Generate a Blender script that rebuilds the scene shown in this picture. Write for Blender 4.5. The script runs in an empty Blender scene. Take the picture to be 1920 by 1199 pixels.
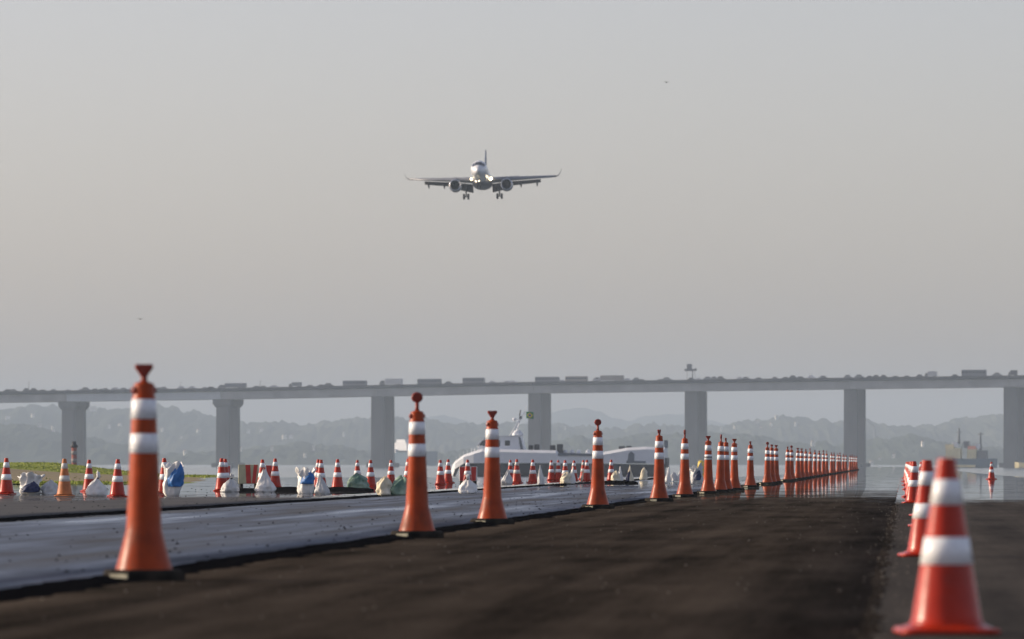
import bpy, bmesh, math, random
from mathutils import Vector, Matrix, noise as mnoise

random.seed(7)
scene = bpy.context.scene
COL = scene.collection
R = math.radians

# ------------------------------------------------------------------ camera
F = 12000.0           # focal length in photo pixels (1920 wide) = 225 mm on 36 mm
HZ = 867.0            # horizon row in the photo
CH = 0.74             # camera height above the runway
cam_d = bpy.data.cameras.new('camera')
cam_d.sensor_width = 36.0
cam_d.lens = F / 1920 * 36.0
cam_d.shift_y = (HZ - 599.5) / 1920.0
cam_d.clip_start = 0.5
cam_d.clip_end = 60000
cam_d.dof.use_dof = True
cam_d.dof.focus_distance = 150.0
cam_d.dof.aperture_fstop = 5.6
cam = bpy.data.objects.new('camera', cam_d)
COL.objects.link(cam)
cam.location = (0, 0, CH)
cam.rotation_euler = (R(90), 0, 0)
scene.camera = cam

# ------------------------------------------------------------------ sky, sun, exposure
SUN_EL, SUN_A = 20.0, 13.0        # elevation; degrees beyond due left
sun_dir = Vector((-math.cos(R(SUN_A)) * math.cos(R(SUN_EL)), math.sin(R(SUN_A)) * math.cos(R(SUN_EL)), math.sin(R(SUN_EL))))
world = bpy.data.worlds.new('World')
scene.world = world
world.use_nodes = True
wn = world.node_tree.nodes
wl = world.node_tree.links
wn.clear()
w_out = wn.new('ShaderNodeOutputWorld')
w_bg = wn.new('ShaderNodeBackground')
w_sky = wn.new('ShaderNodeTexSky')
w_sky.sky_type = 'NISHITA'
w_sky.sun_disc = False
w_sky.sun_elevation = R(SUN_EL)
w_sky.sun_rotation = math.atan2(sun_dir.x, sun_dir.y)
w_sky.air_density = 0.8
w_sky.dust_density = 1.5
w_sky.ozone_density = 1.0
w_hsv = wn.new('ShaderNodeHueSaturation')
w_hsv.inputs['Saturation'].default_value = 0.75
w_bg.inputs['Strength'].default_value = 0.15
wl.new(w_sky.outputs[0], w_hsv.inputs['Color'])
w_tint = wn.new('ShaderNodeVectorMath'); w_tint.operation = 'MULTIPLY'
w_tint.inputs[1].default_value = (1.155, 1.01, 1.02)
wl.new(w_hsv.outputs[0], w_tint.inputs[0])
wl.new(w_tint.outputs[0], w_bg.inputs['Color'])
wl.new(w_bg.outputs[0], w_out.inputs['Surface'])
sun_l = bpy.data.lights.new('sun', 'SUN')
sun_l.energy = 4.6
sun_l.angle = R(0.6)
sun_l.color = (1.0, 0.85, 0.64)
sun = bpy.data.objects.new('sun', sun_l)
COL.objects.link(sun)
sun.rotation_euler = sun_dir.to_track_quat('Z', 'Y').to_euler()

scene.view_settings.view_transform = 'Standard'
scene.view_settings.look = 'None'
scene.view_settings.exposure = 0.04
scene.view_settings.gamma = 1.0
scene.view_settings.use_curve_mapping = False
scene.render.engine = 'CYCLES'
scene.cycles.use_denoising = True
scene.cycles.volume_bounces = 1
scene.cycles.max_bounces = 6
scene.cycles.sample_clamp_indirect = 6.0
HAZE_DENSITY = 1.3e-4
HAZE_COLOR = (0.565, 0.68, 0.80)

# ------------------------------------------------------------------ pixel and runway coordinates
VPX = 1695.0
SH = (VPX - 960) / F                 # the runway runs along (SH, 1)
def P(px, py, d):
    return Vector(((px - 960) / F * d, d, CH - (py - HZ) / F * d))
def gnd(px, py, z0=0.0):
    d = F * (CH - z0) / (py - HZ)
    return Vector(((px - 960) / F * d, d, z0))
def uv(u, v, z=0.0):
    return Vector((u + SH * v, v, z))
def smooth(x, a, b):
    t = max(0.0, min(1.0, (x - a) / (b - a)))
    return t * t * (3 - 2 * t)
def zf(u, v):
    return -0.0026 * max(0.0, v - 285) * (smooth(-u, 6, 11.5) + smooth(u, 4, 10))
def n1(x, y=0.0, z=0.0):
    return mnoise.noise(Vector((x, y, z)))

# ------------------------------------------------------------------ materials
def mat(name, color, rough=0.6, spec=0.4, var=0.0, vscale=4.0, color2=None, bump=0.0, bscale=40.0, metallic=0.0,
        coat=0.0, stretch=(1, 1, 1), coords='Object'):
    m = bpy.data.materials.new(name)
    m.use_nodes = True
    nt = m.node_tree
    b = nt.nodes['Principled BSDF']
    b.inputs['Base Color'].default_value = (*color, 1)
    b.inputs['Roughness'].default_value = rough
    b.inputs['Specular IOR Level'].default_value = spec
    b.inputs['Metallic'].default_value = metallic
    b.inputs['Coat Weight'].default_value = coat
    tc = nt.nodes.new('ShaderNodeTexCoord')
    mp = nt.nodes.new('ShaderNodeMapping')
    mp.inputs['Scale'].default_value = stretch
    nt.links.new(tc.outputs[coords], mp.inputs['Vector'])
    if var > 0 or color2:
        nz = nt.nodes.new('ShaderNodeTexNoise')
        nz.inputs['Scale'].default_value = vscale
        nz.inputs['Detail'].default_value = 5
        nt.links.new(mp.outputs[0], nz.inputs['Vector'])
        cr = nt.nodes.new('ShaderNodeValToRGB')
        cr.color_ramp.elements[0].position = 0.32
        cr.color_ramp.elements[1].position = 0.68
        c2 = color2 if color2 else tuple(c * (1 + var) for c in color)
        c1 = color if color2 else tuple(c * (1 - var) for c in color)
        cr.color_ramp.elements[0].color = (*c1, 1)
        cr.color_ramp.elements[1].color = (*c2, 1)
        nt.links.new(nz.outputs['Fac'], cr.inputs['Fac'])
        nt.links.new(cr.outputs[0], b.inputs['Base Color'])
    if bump > 0:
        nb = nt.nodes.new('ShaderNodeTexNoise')
        nb.inputs['Scale'].default_value = bscale
        nb.inputs['Detail'].default_value = 4
        nt.links.new(mp.outputs[0], nb.inputs['Vector'])
        bp = nt.nodes.new('ShaderNodeBump')
        bp.inputs['Strength'].default_value = bump
        bp.inputs['Distance'].default_value = 0.02
        nt.links.new(nb.outputs['Fac'], bp.inputs['Height'])
        nt.links.new(bp.outputs[0], b.inputs['Normal'])
    return m

def asphalt(name, c1, c2, rough, mirage0, mirage1, wamp, spec=0.35, streak=0.5, stone=None, rough2=None, su=2.2, sv=0.05):
    """Asphalt with longitudinal streaks, stones and an added reflective film for the mirage farther down the runway."""
    m = bpy.data.materials.new(name)
    m.use_nodes = True
    nt = m.node_tree
    N, L = nt.nodes, nt.links
    b = N['Principled BSDF']
    geo = N.new('ShaderNodeNewGeometry')
    sep = N.new('ShaderNodeSeparateXYZ'); L.new(geo.outputs['Position'], sep.inputs[0])
    # u = x - SH*y
    mul = N.new('ShaderNodeMath'); mul.operation = 'MULTIPLY_ADD'
    L.new(sep.outputs['Y'], mul.inputs[0]); mul.inputs[1].default_value = -SH; L.new(sep.outputs['X'], mul.inputs[2])
    cmb = N.new('ShaderNodeCombineXYZ'); L.new(mul.outputs[0], cmb.inputs['X']); L.new(sep.outputs['Y'], cmb.inputs['Y'])
    def noise(sx, sy, detail=5, rgh=0.6):
        mp = N.new('ShaderNodeMapping'); mp.inputs['Scale'].default_value = (sx, sy, 1); L.new(cmb.outputs[0], mp.inputs['Vector'])
        nz = N.new('ShaderNodeTexNoise'); nz.inputs['Scale'].default_value = 1.0; nz.inputs['Detail'].default_value = detail
        nz.inputs['Roughness'].default_value = rgh
        L.new(mp.outputs[0], nz.inputs['Vector']); return nz.outputs['Fac']
    streaks = noise(su, sv, 6, 0.62)
    patch = noise(0.8, 0.15, 7, 0.7)
    grain = noise(28, 14, 3)
    mx = N.new('ShaderNodeMath'); mx.operation = 'MULTIPLY_ADD'; L.new(streaks, mx.inputs[0]); mx.inputs[1].default_value = streak
    inv = N.new('ShaderNodeMath'); inv.operation = 'MULTIPLY'; L.new(patch, inv.inputs[0]); inv.inputs[1].default_value = 1 - streak
    L.new(inv.outputs[0], mx.inputs[2])
    gr = N.new('ShaderNodeMath'); gr.operation = 'MULTIPLY_ADD'; L.new(grain, gr.inputs[0]); gr.inputs[1].default_value = 0.35
    L.new(mx.outputs[0], gr.inputs[2])
    cr = N.new('ShaderNodeValToRGB')
    cr.color_ramp.elements[0].position = 0.54; cr.color_ramp.elements[0].color = (*c1, 1)
    cr.color_ramp.elements[1].position = 0.80; cr.color_ramp.elements[1].color = (*c2, 1)
    L.new(gr.outputs[0], cr.inputs['Fac'])
    col = cr.outputs[0]
    if stone:
        mp = N.new('ShaderNodeMapping'); mp.inputs['Scale'].default_value = (22, 9, 1); L.new(cmb.outputs[0], mp.inputs['Vector'])
        vo = N.new('ShaderNodeTexVoronoi'); vo.inputs['Scale'].default_value = 1.0; L.new(mp.outputs[0], vo.inputs['Vector'])
        sr = N.new('ShaderNodeMapRange'); sr.inputs['From Min'].default_value = 0.10; sr.inputs['From Max'].default_value = 0.04
        L.new(vo.outputs['Distance'], sr.inputs['Value'])
        mc = N.new('ShaderNodeMix'); mc.data_type = 'RGBA'
        L.new(sr.outputs[0], mc.inputs['Factor']); L.new(col, mc.inputs['A']); mc.inputs['B'].default_value = (*stone, 1)
        col = mc.outputs['Result']
    L.new(col, b.inputs['Base Color'])
    b.inputs['Specular IOR Level'].default_value = spec
    rr = N.new('ShaderNodeMapRange'); rr.inputs['From Min'].default_value = 0.35; rr.inputs['From Max'].default_value = 0.65
    rr.inputs['To Min'].default_value = rough; rr.inputs['To Max'].default_value = rough2 if rough2 else rough
    L.new(streaks, rr.inputs['Value']); L.new(rr.outputs[0], b.inputs['Roughness'])
    bp = N.new('ShaderNodeBump'); bp.inputs['Strength'].default_value = 0.6; bp.inputs['Distance'].default_value = 0.012
    L.new(grain, bp.inputs['Height']); L.new(bp.outputs[0], b.inputs['Normal'])
    # added reflective film standing in for the mirage
    wa = noise(0.35, 0.09, 4, 0.6)
    ad = N.new('ShaderNodeMath'); ad.operation = 'MULTIPLY_ADD'; L.new(wa, ad.inputs[0]); ad.inputs[1].default_value = wamp
    wf = noise(1.6, 0.55, 3, 0.6)
    ad2 = N.new('ShaderNodeMath'); ad2.operation = 'MULTIPLY_ADD'; L.new(wf, ad2.inputs[0]); ad2.inputs[1].default_value = wamp * 0.7
    L.new(sep.outputs['Y'], ad2.inputs[2]); L.new(ad2.outputs[0], ad.inputs[2])
    wm = N.new('ShaderNodeMapRange'); wm.interpolation_type = 'SMOOTHSTEP'
    wm.inputs['From Min'].default_value = mirage0 + wamp * 0.85; wm.inputs['From Max'].default_value = mirage1 + wamp * 0.85
    wm.inputs['To Max'].default_value = 1.0
    L.new(ad.outputs[0], wm.inputs['Value'])
    fl = noise(0.9, 0.16, 4, 0.7)
    fr_ = N.new('ShaderNodeMapRange'); fr_.inputs['From Min'].default_value = 0.30; fr_.inputs['From Max'].default_value = 0.46
    fr_.inputs['To Min'].default_value = 0.35; L.new(fl, fr_.inputs['Value'])
    wmm = N.new('ShaderNodeMath'); wmm.operation = 'MULTIPLY'; L.new(wm.outputs[0], wmm.inputs[0]); L.new(fr_.outputs[0], wmm.inputs[1])
    L.new(wmm.outputs[0], b.inputs['Coat Weight'])
    b.inputs['Coat Roughness'].default_value = 0.012
    b.inputs['Coat IOR'].default_value = 1.34
    # the film lies flat with long faint ripples
    rp = noise(1.1, 0.5, 3)
    cb = N.new('ShaderNodeBump'); cb.inputs['Strength'].default_value = 1.0; cb.inputs['Distance'].default_value = 0.0022
    L.new(rp, cb.inputs['Height']); L.new(cb.outputs[0], b.inputs['Coat Normal'])
    return m

MT = {}
MT['brown_asphalt'] = asphalt('brown_asphalt', (0.0095, 0.0085, 0.0075), (0.066, 0.054, 0.044), 0.97, 116, 195, 95, spec=0.0, stone=(0.10, 0.085, 0.07))
MT['grey_asphalt'] = asphalt('grey_asphalt', (0.022, 0.020, 0.0185), (0.070, 0.061, 0.053), 0.93, 112, 134, 44, spec=0.02, stone=(0.13, 0.12, 0.11))
MT['fresh_asphalt'] = asphalt('fresh_asphalt', (0.004, 0.006, 0.010), (0.066, 0.092, 0.140), 0.92, 150, 230, 40, spec=0.5, streak=0.62, rough2=0.26, su=1.1, sv=0.045)  # blue sheen of the sky is put into the base colours
MT['lane_asphalt'] = asphalt('lane_asphalt', (0.03, 0.029, 0.029), (0.07, 0.067, 0.064), 0.8, 112, 142, 60, spec=0.25, streak=0.3)
MT['bitumen'] = mat('bitumen', (0.006, 0.006, 0.007), 0.95, 0.0, bump=0.6, bscale=25, coords='Object')
MT['gravel'] = mat('gravel', (0.06, 0.055, 0.05), 0.9, 0.2, color2=(0.15, 0.13, 0.11), vscale=0.9)
MT['cone_tall'] = mat('cone_tall', (0.36, 0.050, 0.009), 0.34, 0.16, var=0.22, vscale=5, bump=0.05, bscale=18)
MT['cone_head'] = mat('cone_head', (0.24, 0.024, 0.010), 0.45, 0.35, var=0.15, vscale=12)
MT['cone_red'] = mat('cone_red', (0.42, 0.024, 0.005), 0.26, 0.26, var=0.15, vscale=5, bump=0.04, bscale=16)
MT['cone_faded'] = mat('cone_faded', (0.48, 0.16, 0.05), 0.5, 0.3, var=0.3, vscale=6)
MT['band'] = mat('band', (0.85, 0.86, 0.87), 0.35, 0.35, var=0.06, vscale=14)
MT['band_dirty'] = mat('band_dirty', (0.62, 0.60, 0.56), 0.5, 0.3, var=0.2, vscale=9)
MT['rubber'] = mat('rubber', (0.012, 0.011, 0.010), 0.9, 0.05, color2=(0.035, 0.03, 0.024), vscale=7, bump=0.3, bscale=30)
MT['lit_corner_cream'] = mat('lit_corner_cream', (0.42, 0.40, 0.30), 0.7, 0.2, var=0.25, vscale=20)  # sunlit tone of the base corner, put into the colour
MT['strap'] = mat('strap', (0.02, 0.02, 0.022), 0.6, 0.3, var=0.2)
MT['sack_white'] = mat('sack_white', (0.70, 0.69, 0.66), 0.55, 0.3, color2=(0.84, 0.83, 0.80), vscale=5, bump=0.5, bscale=14)
MT['sack_grey'] = mat('sack_grey', (0.46, 0.47, 0.48), 0.6, 0.3, color2=(0.70, 0.70, 0.68), vscale=4, bump=0.5, bscale=14)
MT['sack_cream'] = mat('sack_cream', (0.66, 0.58, 0.40), 0.6, 0.3, color2=(0.80, 0.76, 0.64), vscale=4, bump=0.5, bscale=14)
MT['sack_green'] = mat('sack_green', (0.05, 0.14, 0.10), 0.55, 0.3, color2=(0.34, 0.44, 0.34), vscale=3.2, bump=0.5, bscale=14)
MT['sack_blue'] = mat('sack_blue', (0.03, 0.16, 0.44), 0.5, 0.35, var=0.25, vscale=6, bump=0.4, bscale=14)
MT['sack_navy'] = mat('sack_navy', (0.03, 0.04, 0.10), 0.55, 0.3, var=0.3, vscale=6, bump=0.4, bscale=14)
MT['beacon_red'] = mat('beacon_red', (0.26, 0.07, 0.05), 0.7, 0.2, var=0.2)
MT['beacon_white'] = mat('beacon_white', (0.30, 0.27, 0.25), 0.7, 0.2, var=0.2)
MT['plastic_white'] = mat('plastic_white', (0.72, 0.72, 0.70), 0.5, 0.35, var=0.08, vscale=4)
MT['plastic_red'] = mat('plastic_red', (0.55, 0.04, 0.03), 0.45, 0.4, var=0.15, vscale=4)
MT['plastic_cream'] = mat('plastic_cream', (0.50, 0.47, 0.30), 0.55, 0.3, var=0.15, vscale=4)
MT['grass_soil'] = mat('grass_soil', (0.15, 0.19, 0.03), 0.9, 0.1, color2=(0.24, 0.27, 0.05), vscale=0.35, coords='Object')
MT['dry_soil'] = mat('dry_soil', (0.20, 0.16, 0.10), 0.95, 0.1, color2=(0.28, 0.24, 0.15), vscale=0.5, coords='Object')
MT['grass_blade'] = mat('grass_blade', (0.20, 0.26, 0.035), 0.7, 0.1, color2=(0.34, 0.36, 0.07), vscale=0.3, coords='Object')
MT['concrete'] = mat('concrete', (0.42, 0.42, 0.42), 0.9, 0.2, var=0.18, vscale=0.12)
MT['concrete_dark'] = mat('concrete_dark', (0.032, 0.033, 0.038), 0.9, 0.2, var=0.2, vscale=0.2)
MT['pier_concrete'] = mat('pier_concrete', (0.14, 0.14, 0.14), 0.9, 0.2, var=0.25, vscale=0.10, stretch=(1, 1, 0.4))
MT['pale_girder'] = mat('pale_girder', (0.62, 0.66, 0.70), 0.7, 0.3, var=0.08, vscale=0.1)
MT['hill_near'] = mat('hill_near', (0.030, 0.042, 0.028), 0.95, 0.05, color2=(0.07, 0.085, 0.055), vscale=0.012, coords='Object')
MT['hill_mid'] = mat('hill_mid', (0.034, 0.045, 0.03), 0.95, 0.05, color2=(0.085, 0.09, 0.06), vscale=0.01, coords='Object')
MT['hill_far'] = mat('hill_far', (0.04, 0.05, 0.04), 0.95, 0.05, var=0.2, vscale=0.004, coords='Object')
MT['house_wall'] = mat('house_wall', (0.72, 0.68, 0.60), 0.85, 0.2, var=0.08, vscale=0.2)
MT['house_roof'] = mat('house_roof', (0.42, 0.24, 0.17), 0.85, 0.2, var=0.2, vscale=0.3)
MT['house_flat_roof'] = mat('house_flat_roof', (0.62, 0.60, 0.56), 0.85, 0.2, var=0.1, vscale=0.3)
MT['dark_glass'] = mat('dark_glass', (0.015, 0.018, 0.025), 0.15, 0.6, var=0.1)
MT['ship_white'] = mat('ship_white', (0.72, 0.74, 0.77), 0.5, 0.4, var=0.06, vscale=0.4)
MT['ship_navy'] = mat('ship_navy', (0.018, 0.022, 0.035), 0.5, 0.4, var=0.25, vscale=0.5)
MT['ship_deck'] = mat('ship_deck', (0.13, 0.15, 0.18), 0.8, 0.2, var=0.2, vscale=0.5)
MT['ship_dark'] = mat('ship_dark', (0.03, 0.033, 0.04), 0.6, 0.3, var=0.2)
MT['ship_blue'] = mat('ship_blue', (0.06, 0.11, 0.16), 0.6, 0.3, var=0.15, vscale=0.3)
MT['ship_cream'] = mat('ship_cream', (0.74, 0.64, 0.36), 0.6, 0.3, var=0.1, vscale=0.4)
MT['ship_orange'] = mat('ship_orange', (0.62, 0.20, 0.10), 0.6, 0.3, var=0.1)
MT['mast_grey'] = mat('mast_grey', (0.10, 0.105, 0.12), 0.6, 0.4, var=0.1)
MT['flag_green'] = mat('flag_green', (0.01, 0.19, 0.05), 0.7, 0.2, var=0.1)
MT['flag_yellow'] = mat('flag_yellow', (0.82, 0.60, 0.02), 0.7, 0.2, var=0.1)
MT['flag_blue'] = mat('flag_blue', (0.01, 0.03, 0.25), 0.7, 0.2, var=0.1)
MT['buoy_yellow'] = mat('buoy_yellow', (0.70, 0.52, 0.06), 0.5, 0.3, var=0.1)
MT['plane_white'] = mat('plane_white', (0.74, 0.75, 0.78), 0.3, 0.5, var=0.04, vscale=0.5, coat=0.3)
MT['plane_grey'] = mat('plane_grey', (0.21, 0.22, 0.25), 0.4, 0.5, var=0.08, vscale=0.8)
MT['plane_flap'] = mat('plane_flap', (0.10, 0.104, 0.115), 0.5, 0.4, var=0.1, vscale=0.8)
MT['plane_belly'] = mat('plane_belly', (0.22, 0.22, 0.24), 0.45, 0.4, var=0.1, vscale=0.6)
MT['plane_blue'] = mat('plane_blue', (0.02, 0.04, 0.09), 0.35, 0.5, var=0.1)
MT['nacelle_lip'] = mat('nacelle_lip', (0.62, 0.63, 0.65), 0.25, 0.5, metallic=0.9, var=0.05)
MT['fan_dark'] = mat('fan_dark', (0.02, 0.022, 0.026), 0.5, 0.4, var=0.2)
MT['tyre'] = mat('tyre', (0.02, 0.02, 0.021), 0.8, 0.2, var=0.2)
for nm, c in (('car_dark', (0.03, 0.032, 0.04)), ('car_grey', (0.16, 0.17, 0.18)), ('car_silver', (0.42, 0.43, 0.45)), ('car_white', (0.70, 0.70, 0.70)), ('bus_grey', (0.10, 0.11, 0.14)), ('bus_pale', (0.50, 0.51, 0.52)), ('bus_tan', (0.26, 0.24, 0.22))):
    MT[nm] = mat(nm, c, 0.4, 0.5, var=0.06)
def add_dirt(m, dirt, lo, hi, scale, amount):
    nt = m.node_tree; b = nt.nodes['Principled BSDF']
    src = b.inputs['Base Color'].links[0].from_socket
    tc = nt.nodes.new('ShaderNodeTexCoord'); oi = nt.nodes.new('ShaderNodeObjectInfo')
    mp = nt.nodes.new('ShaderNodeMapping'); mp.inputs['Scale'].default_value = (1, 1, 0.45)
    nt.links.new(tc.outputs['Object'], mp.inputs['Vector'])
    nz = nt.nodes.new('ShaderNodeTexNoise'); nz.noise_dimensions = '4D'; nz.inputs['Scale'].default_value = scale; nz.inputs['Detail'].default_value = 7; nz.inputs['Roughness'].default_value = 0.68
    ml = nt.nodes.new('ShaderNodeMath'); ml.operation = 'MULTIPLY'; ml.inputs[1].default_value = 37.0
    nt.links.new(oi.outputs['Random'], ml.inputs[0]); nt.links.new(ml.outputs[0], nz.inputs['W'])
    nt.links.new(mp.outputs[0], nz.inputs['Vector'])
    mr = nt.nodes.new('ShaderNodeMapRange'); mr.inputs['From Min'].default_value = lo; mr.inputs['From Max'].default_value = hi; mr.inputs['To Max'].default_value = amount
    nt.links.new(nz.outputs['Fac'], mr.inputs['Value'])
    mx = nt.nodes.new('ShaderNodeMix'); mx.data_type = 'RGBA'
    nt.links.new(mr.outputs[0], mx.inputs['Factor']); nt.links.new(src, mx.inputs['A']); mx.inputs['B'].default_value = (*dirt, 1)
    nt.links.new(mx.outputs['Result'], b.inputs['Base Color'])
    rr = nt.nodes.new('ShaderNodeMapRange'); rr.inputs['To Min'].default_value = b.inputs['Roughness'].default_value; rr.inputs['To Max'].default_value = 0.7
    nt.links.new(mr.outputs[0], rr.inputs['Value']); nt.links.new(rr.outputs[0], b.inputs['Roughness'])
add_dirt(MT['cone_tall'], (0.10, 0.035, 0.018), 0.50, 0.72, 7, 0.75)
add_dirt(MT['cone_red'], (0.14, 0.03, 0.018), 0.54, 0.74, 8, 0.6)
add_dirt(MT['band'], (0.36, 0.34, 0.31), 0.55, 0.75, 9, 0.6)
def emat(name, color, strength):
    m = mat(name, color, 0.4)
    b = m.node_tree.nodes['Principled BSDF']
    b.inputs['Emission Color'].default_value = (*color, 1)
    b.inputs['Emission Strength'].default_value = strength
    return m
MT['landing_lamp'] = emat('landing_lamp', (1.0, 0.80, 0.50), 9)

# sea
def sea_mat():
    m = bpy.data.materials.new('sea_water')
    m.use_nodes = True
    nt = m.node_tree
    b = nt.nodes['Principled BSDF']
    b.inputs['Base Color'].default_value = (0.03, 0.045, 0.05, 1)
    b.inputs['Roughness'].default_value = 0.12
    b.inputs['IOR'].default_value = 1.33
    geo = nt.nodes.new('ShaderNodeNewGeometry')
    nz = nt.nodes.new('ShaderNodeTexNoise'); nz.inputs['Scale'].default_value = 0.35; nz.inputs['Detail'].default_value = 4
    nt.links.new(geo.outputs['Position'], nz.inputs['Vector'])
    bp = nt.nodes.new('ShaderNodeBump'); bp.inputs['Strength'].default_value = 0.35; bp.inputs['Distance'].default_value = 0.15
    nt.links.new(nz.outputs['Fac'], bp.inputs['Height']); nt.links.new(bp.outputs[0], b.inputs['Normal'])
    return m
MT['sea'] = sea_mat()

# ------------------------------------------------------------------ mesh builder
class MB:
    def __init__(s):
        s.v = []; s.f = []; s.sm = []
    def face(s, idx, smooth=False):
        s.f.append(idx); s.sm.append(smooth)
    def box(s, c, size, rot=None, taper=1.0):
        hx, hy, hz = size[0] / 2, size[1] / 2, size[2] / 2
        o = len(s.v)
        for z, t in ((-hz, 1.0), (hz, taper)):
            for x, y in ((-hx, -hy), (hx, -hy), (hx, hy), (-hx, hy)):
                p = Vector((x * t, y * t, z))
                if rot: p = rot @ p
                s.v.append(Vector(c) + p)
        for q in ((3, 2, 1, 0), (4, 5, 6, 7), (0, 1, 5, 4), (1, 2, 6, 5), (2, 3, 7, 6), (3, 0, 4, 7)):
            s.face([o + i for i in q])
        return s
    def rings(s, rings, cap0=True, cap1=True, smooth=True):
        o = len(s.v); n = len(rings[0])
        for r in rings: s.v.extend(Vector(p) for p in r)
        for k in range(len(rings) - 1):
            for i in range(n):
                j = (i + 1) % n
                s.face([o + k * n + i, o + k * n + j, o + (k + 1) * n + j, o + (k + 1) * n + i], smooth)
        if cap0: s.face([o + i for i in range(n)][::-1])
        if cap1: s.face([o + (len(rings) - 1) * n + i for i in range(n)])
        return s
    def lathe(s, prof, n=32, c=(0, 0, 0), cap0=True, cap1=True, smooth=True, axis='z'):
        rr = []
        for r, z in prof:
            ring = []
            for i in range(n):
                a = 2 * math.pi * i / n
                p = Vector((r * math.cos(a), r * math.sin(a), z))
                if axis == 'y': p = Vector((p.x, p.z, -p.y))
                if axis == 'x': p = Vector((p.z, p.x, p.y))
                ring.append(Vector(c) + p)
            rr.append(ring)
        return s.rings(rr, cap0, cap1, smooth)
    def tube(s, a, b, r0, r1=None, n=8):
        a, b = Vector(a), Vector(b); r1 = r0 if r1 is None else r1
        d = (b - a).normalized(); q = d.to_track_quat('Z', 'Y')
        rr = []
        for p, r in ((a, r0), (b, r1)):
            rr.append([p + q @ Vector((r * math.cos(2 * math.pi * i / n), r * math.sin(2 * math.pi * i / n), 0)) for i in range(n)])
        return s.rings(rr)
    def prism(s, prof, y0, y1, inset=0.0):
        """profile in (x,z), counter-clockwise seen from -y, extruded along y"""
        n = len(prof); o = len(s.v)
        for y in (y0, y1):
            for x, z in prof: s.v.append(Vector((x, y, z)))
        for i in range(n):
            j = (i + 1) % n
            s.face([o + i, o + n + i, o + n + j, o + j])
        s.face([o + i for i in range(n)]); s.face([o + n + i for i in range(n)][::-1])
        return s
    def ball(s, c, r, n=12, scale=(1, 1, 1)):
        prof = []
        m = n // 2
        rr = []
        for k in range(1, m):
            t = math.pi * k / m
            rr.append([Vector(c) + Vector((r * scale[0] * math.sin(t) * math.cos(2 * math.pi * i / n), r * scale[1] * math.sin(t) * math.sin(2 * math.pi * i / n), -r * scale[2] * math.cos(t))) for i in range(n)])
        return s.rings(rr)
    def mesh(s, name, m):
        me = bpy.data.meshes.new(name)
        me.from_pydata([tuple(p) for p in s.v], [], s.f)
        for p, f in zip(me.polygons, s.sm): p.use_smooth = f
        me.materials.append(m)
        bm = bmesh.new(); bm.from_mesh(me); bmesh.ops.recalc_face_normals(bm, faces=bm.faces); bm.to_mesh(me); bm.free()
        me.update()
        return me
    def build(s, name, m, parent=None, loc=None, recalc=True):
        m = MT[m] if isinstance(m, str) else m
        o = bpy.data.objects.new(name, s.mesh(name, m))
        COL.objects.link(o)
        if parent: o.parent = parent
        if loc: o.location = loc
        return o

def bevel(o, w, seg=2):
    md = o.modifiers.new('bevel', 'BEVEL'); md.width = w; md.segments = seg; md.limit_method = 'ANGLE'
    return o
def tag(o, label, cat, group=None):
    o['label'] = label; o['category'] = cat
    if group: o['group'] = group
    return o
def thing(name, label, cat, loc=(0, 0, 0), rz=0.0, group=None):
    o = bpy.data.objects.new(name, None); o.empty_display_size = 0.2
    COL.objects.link(o); o.location = loc; o.rotation_euler = (0, 0, rz)
    return tag(o, label, cat, group)
def structure(o):
    o['kind'] = 'structure'; return o
def copy_tree(o, parent=None):
    c = o.copy(); COL.objects.link(c)
    if parent: c.parent = parent
    for ch in list(o.children): copy_tree(ch, c)
    return c
ONES = 'first second third fourth fifth sixth seventh eighth ninth tenth eleventh twelfth thirteenth fourteenth fifteenth sixteenth seventeenth eighteenth nineteenth twentieth'.split()
def ordn(i):
    if i <= 20: return ONES[i - 1]
    t, u = divmod(i, 10)
    tens = {2: 'twenty', 3: 'thirty', 4: 'forty', 5: 'fifty', 6: 'sixty', 7: 'seventy', 8: 'eighty', 9: 'ninety'}[t]
    if u == 0: return tens[:-1] + 'ieth'
    return tens + '-' + ONES[u - 1]

# ================================================================== SETTING
def frange(a, b, st):
    r = []
    while a < b: r.append(a); a += st
    return r
VS = frange(-25, 10, 5) + frange(10, 90, 0.35) + frange(90, 300, 1.5) + frange(300, 1001, 10)
def sheet(name, m, uL, uR, z0, fr, vs=VS, skirt=0.0):
    mb = MB(); n = len(fr) + (2 if skirt else 0)
    for v in vs:
        a, b = uL(v), uR(v)
        row = [(a + (b - a) * f, z0) for f in fr]
        if skirt: row = [(row[0][0] - 0.01, z0 - skirt)] + row + [(row[-1][0] + 0.01, z0 - skirt)]
        for u, z in row:
            mb.v.append(uv(u, v, z + zf(u, v)))
    for k in range(len(vs) - 1):
        for i in range(n - 1):
            mb.face([k * n + i, k * n + i + 1, (k + 1) * n + i + 1, (k + 1) * n + i], False if skirt and i in (0, n - 2) else True)
    o = mb.build(name, m)
    return structure(o)
def edge(u0, amp, fq, seed):
    return lambda v: u0 + amp * (n1(v * fq, seed) + 0.6 * n1(v * fq * 3.3, seed + 5) + 0.35 * n1(v * fq * 9, seed + 9))
lin = lambda k: [i / k for i in range(k + 1)]
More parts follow.
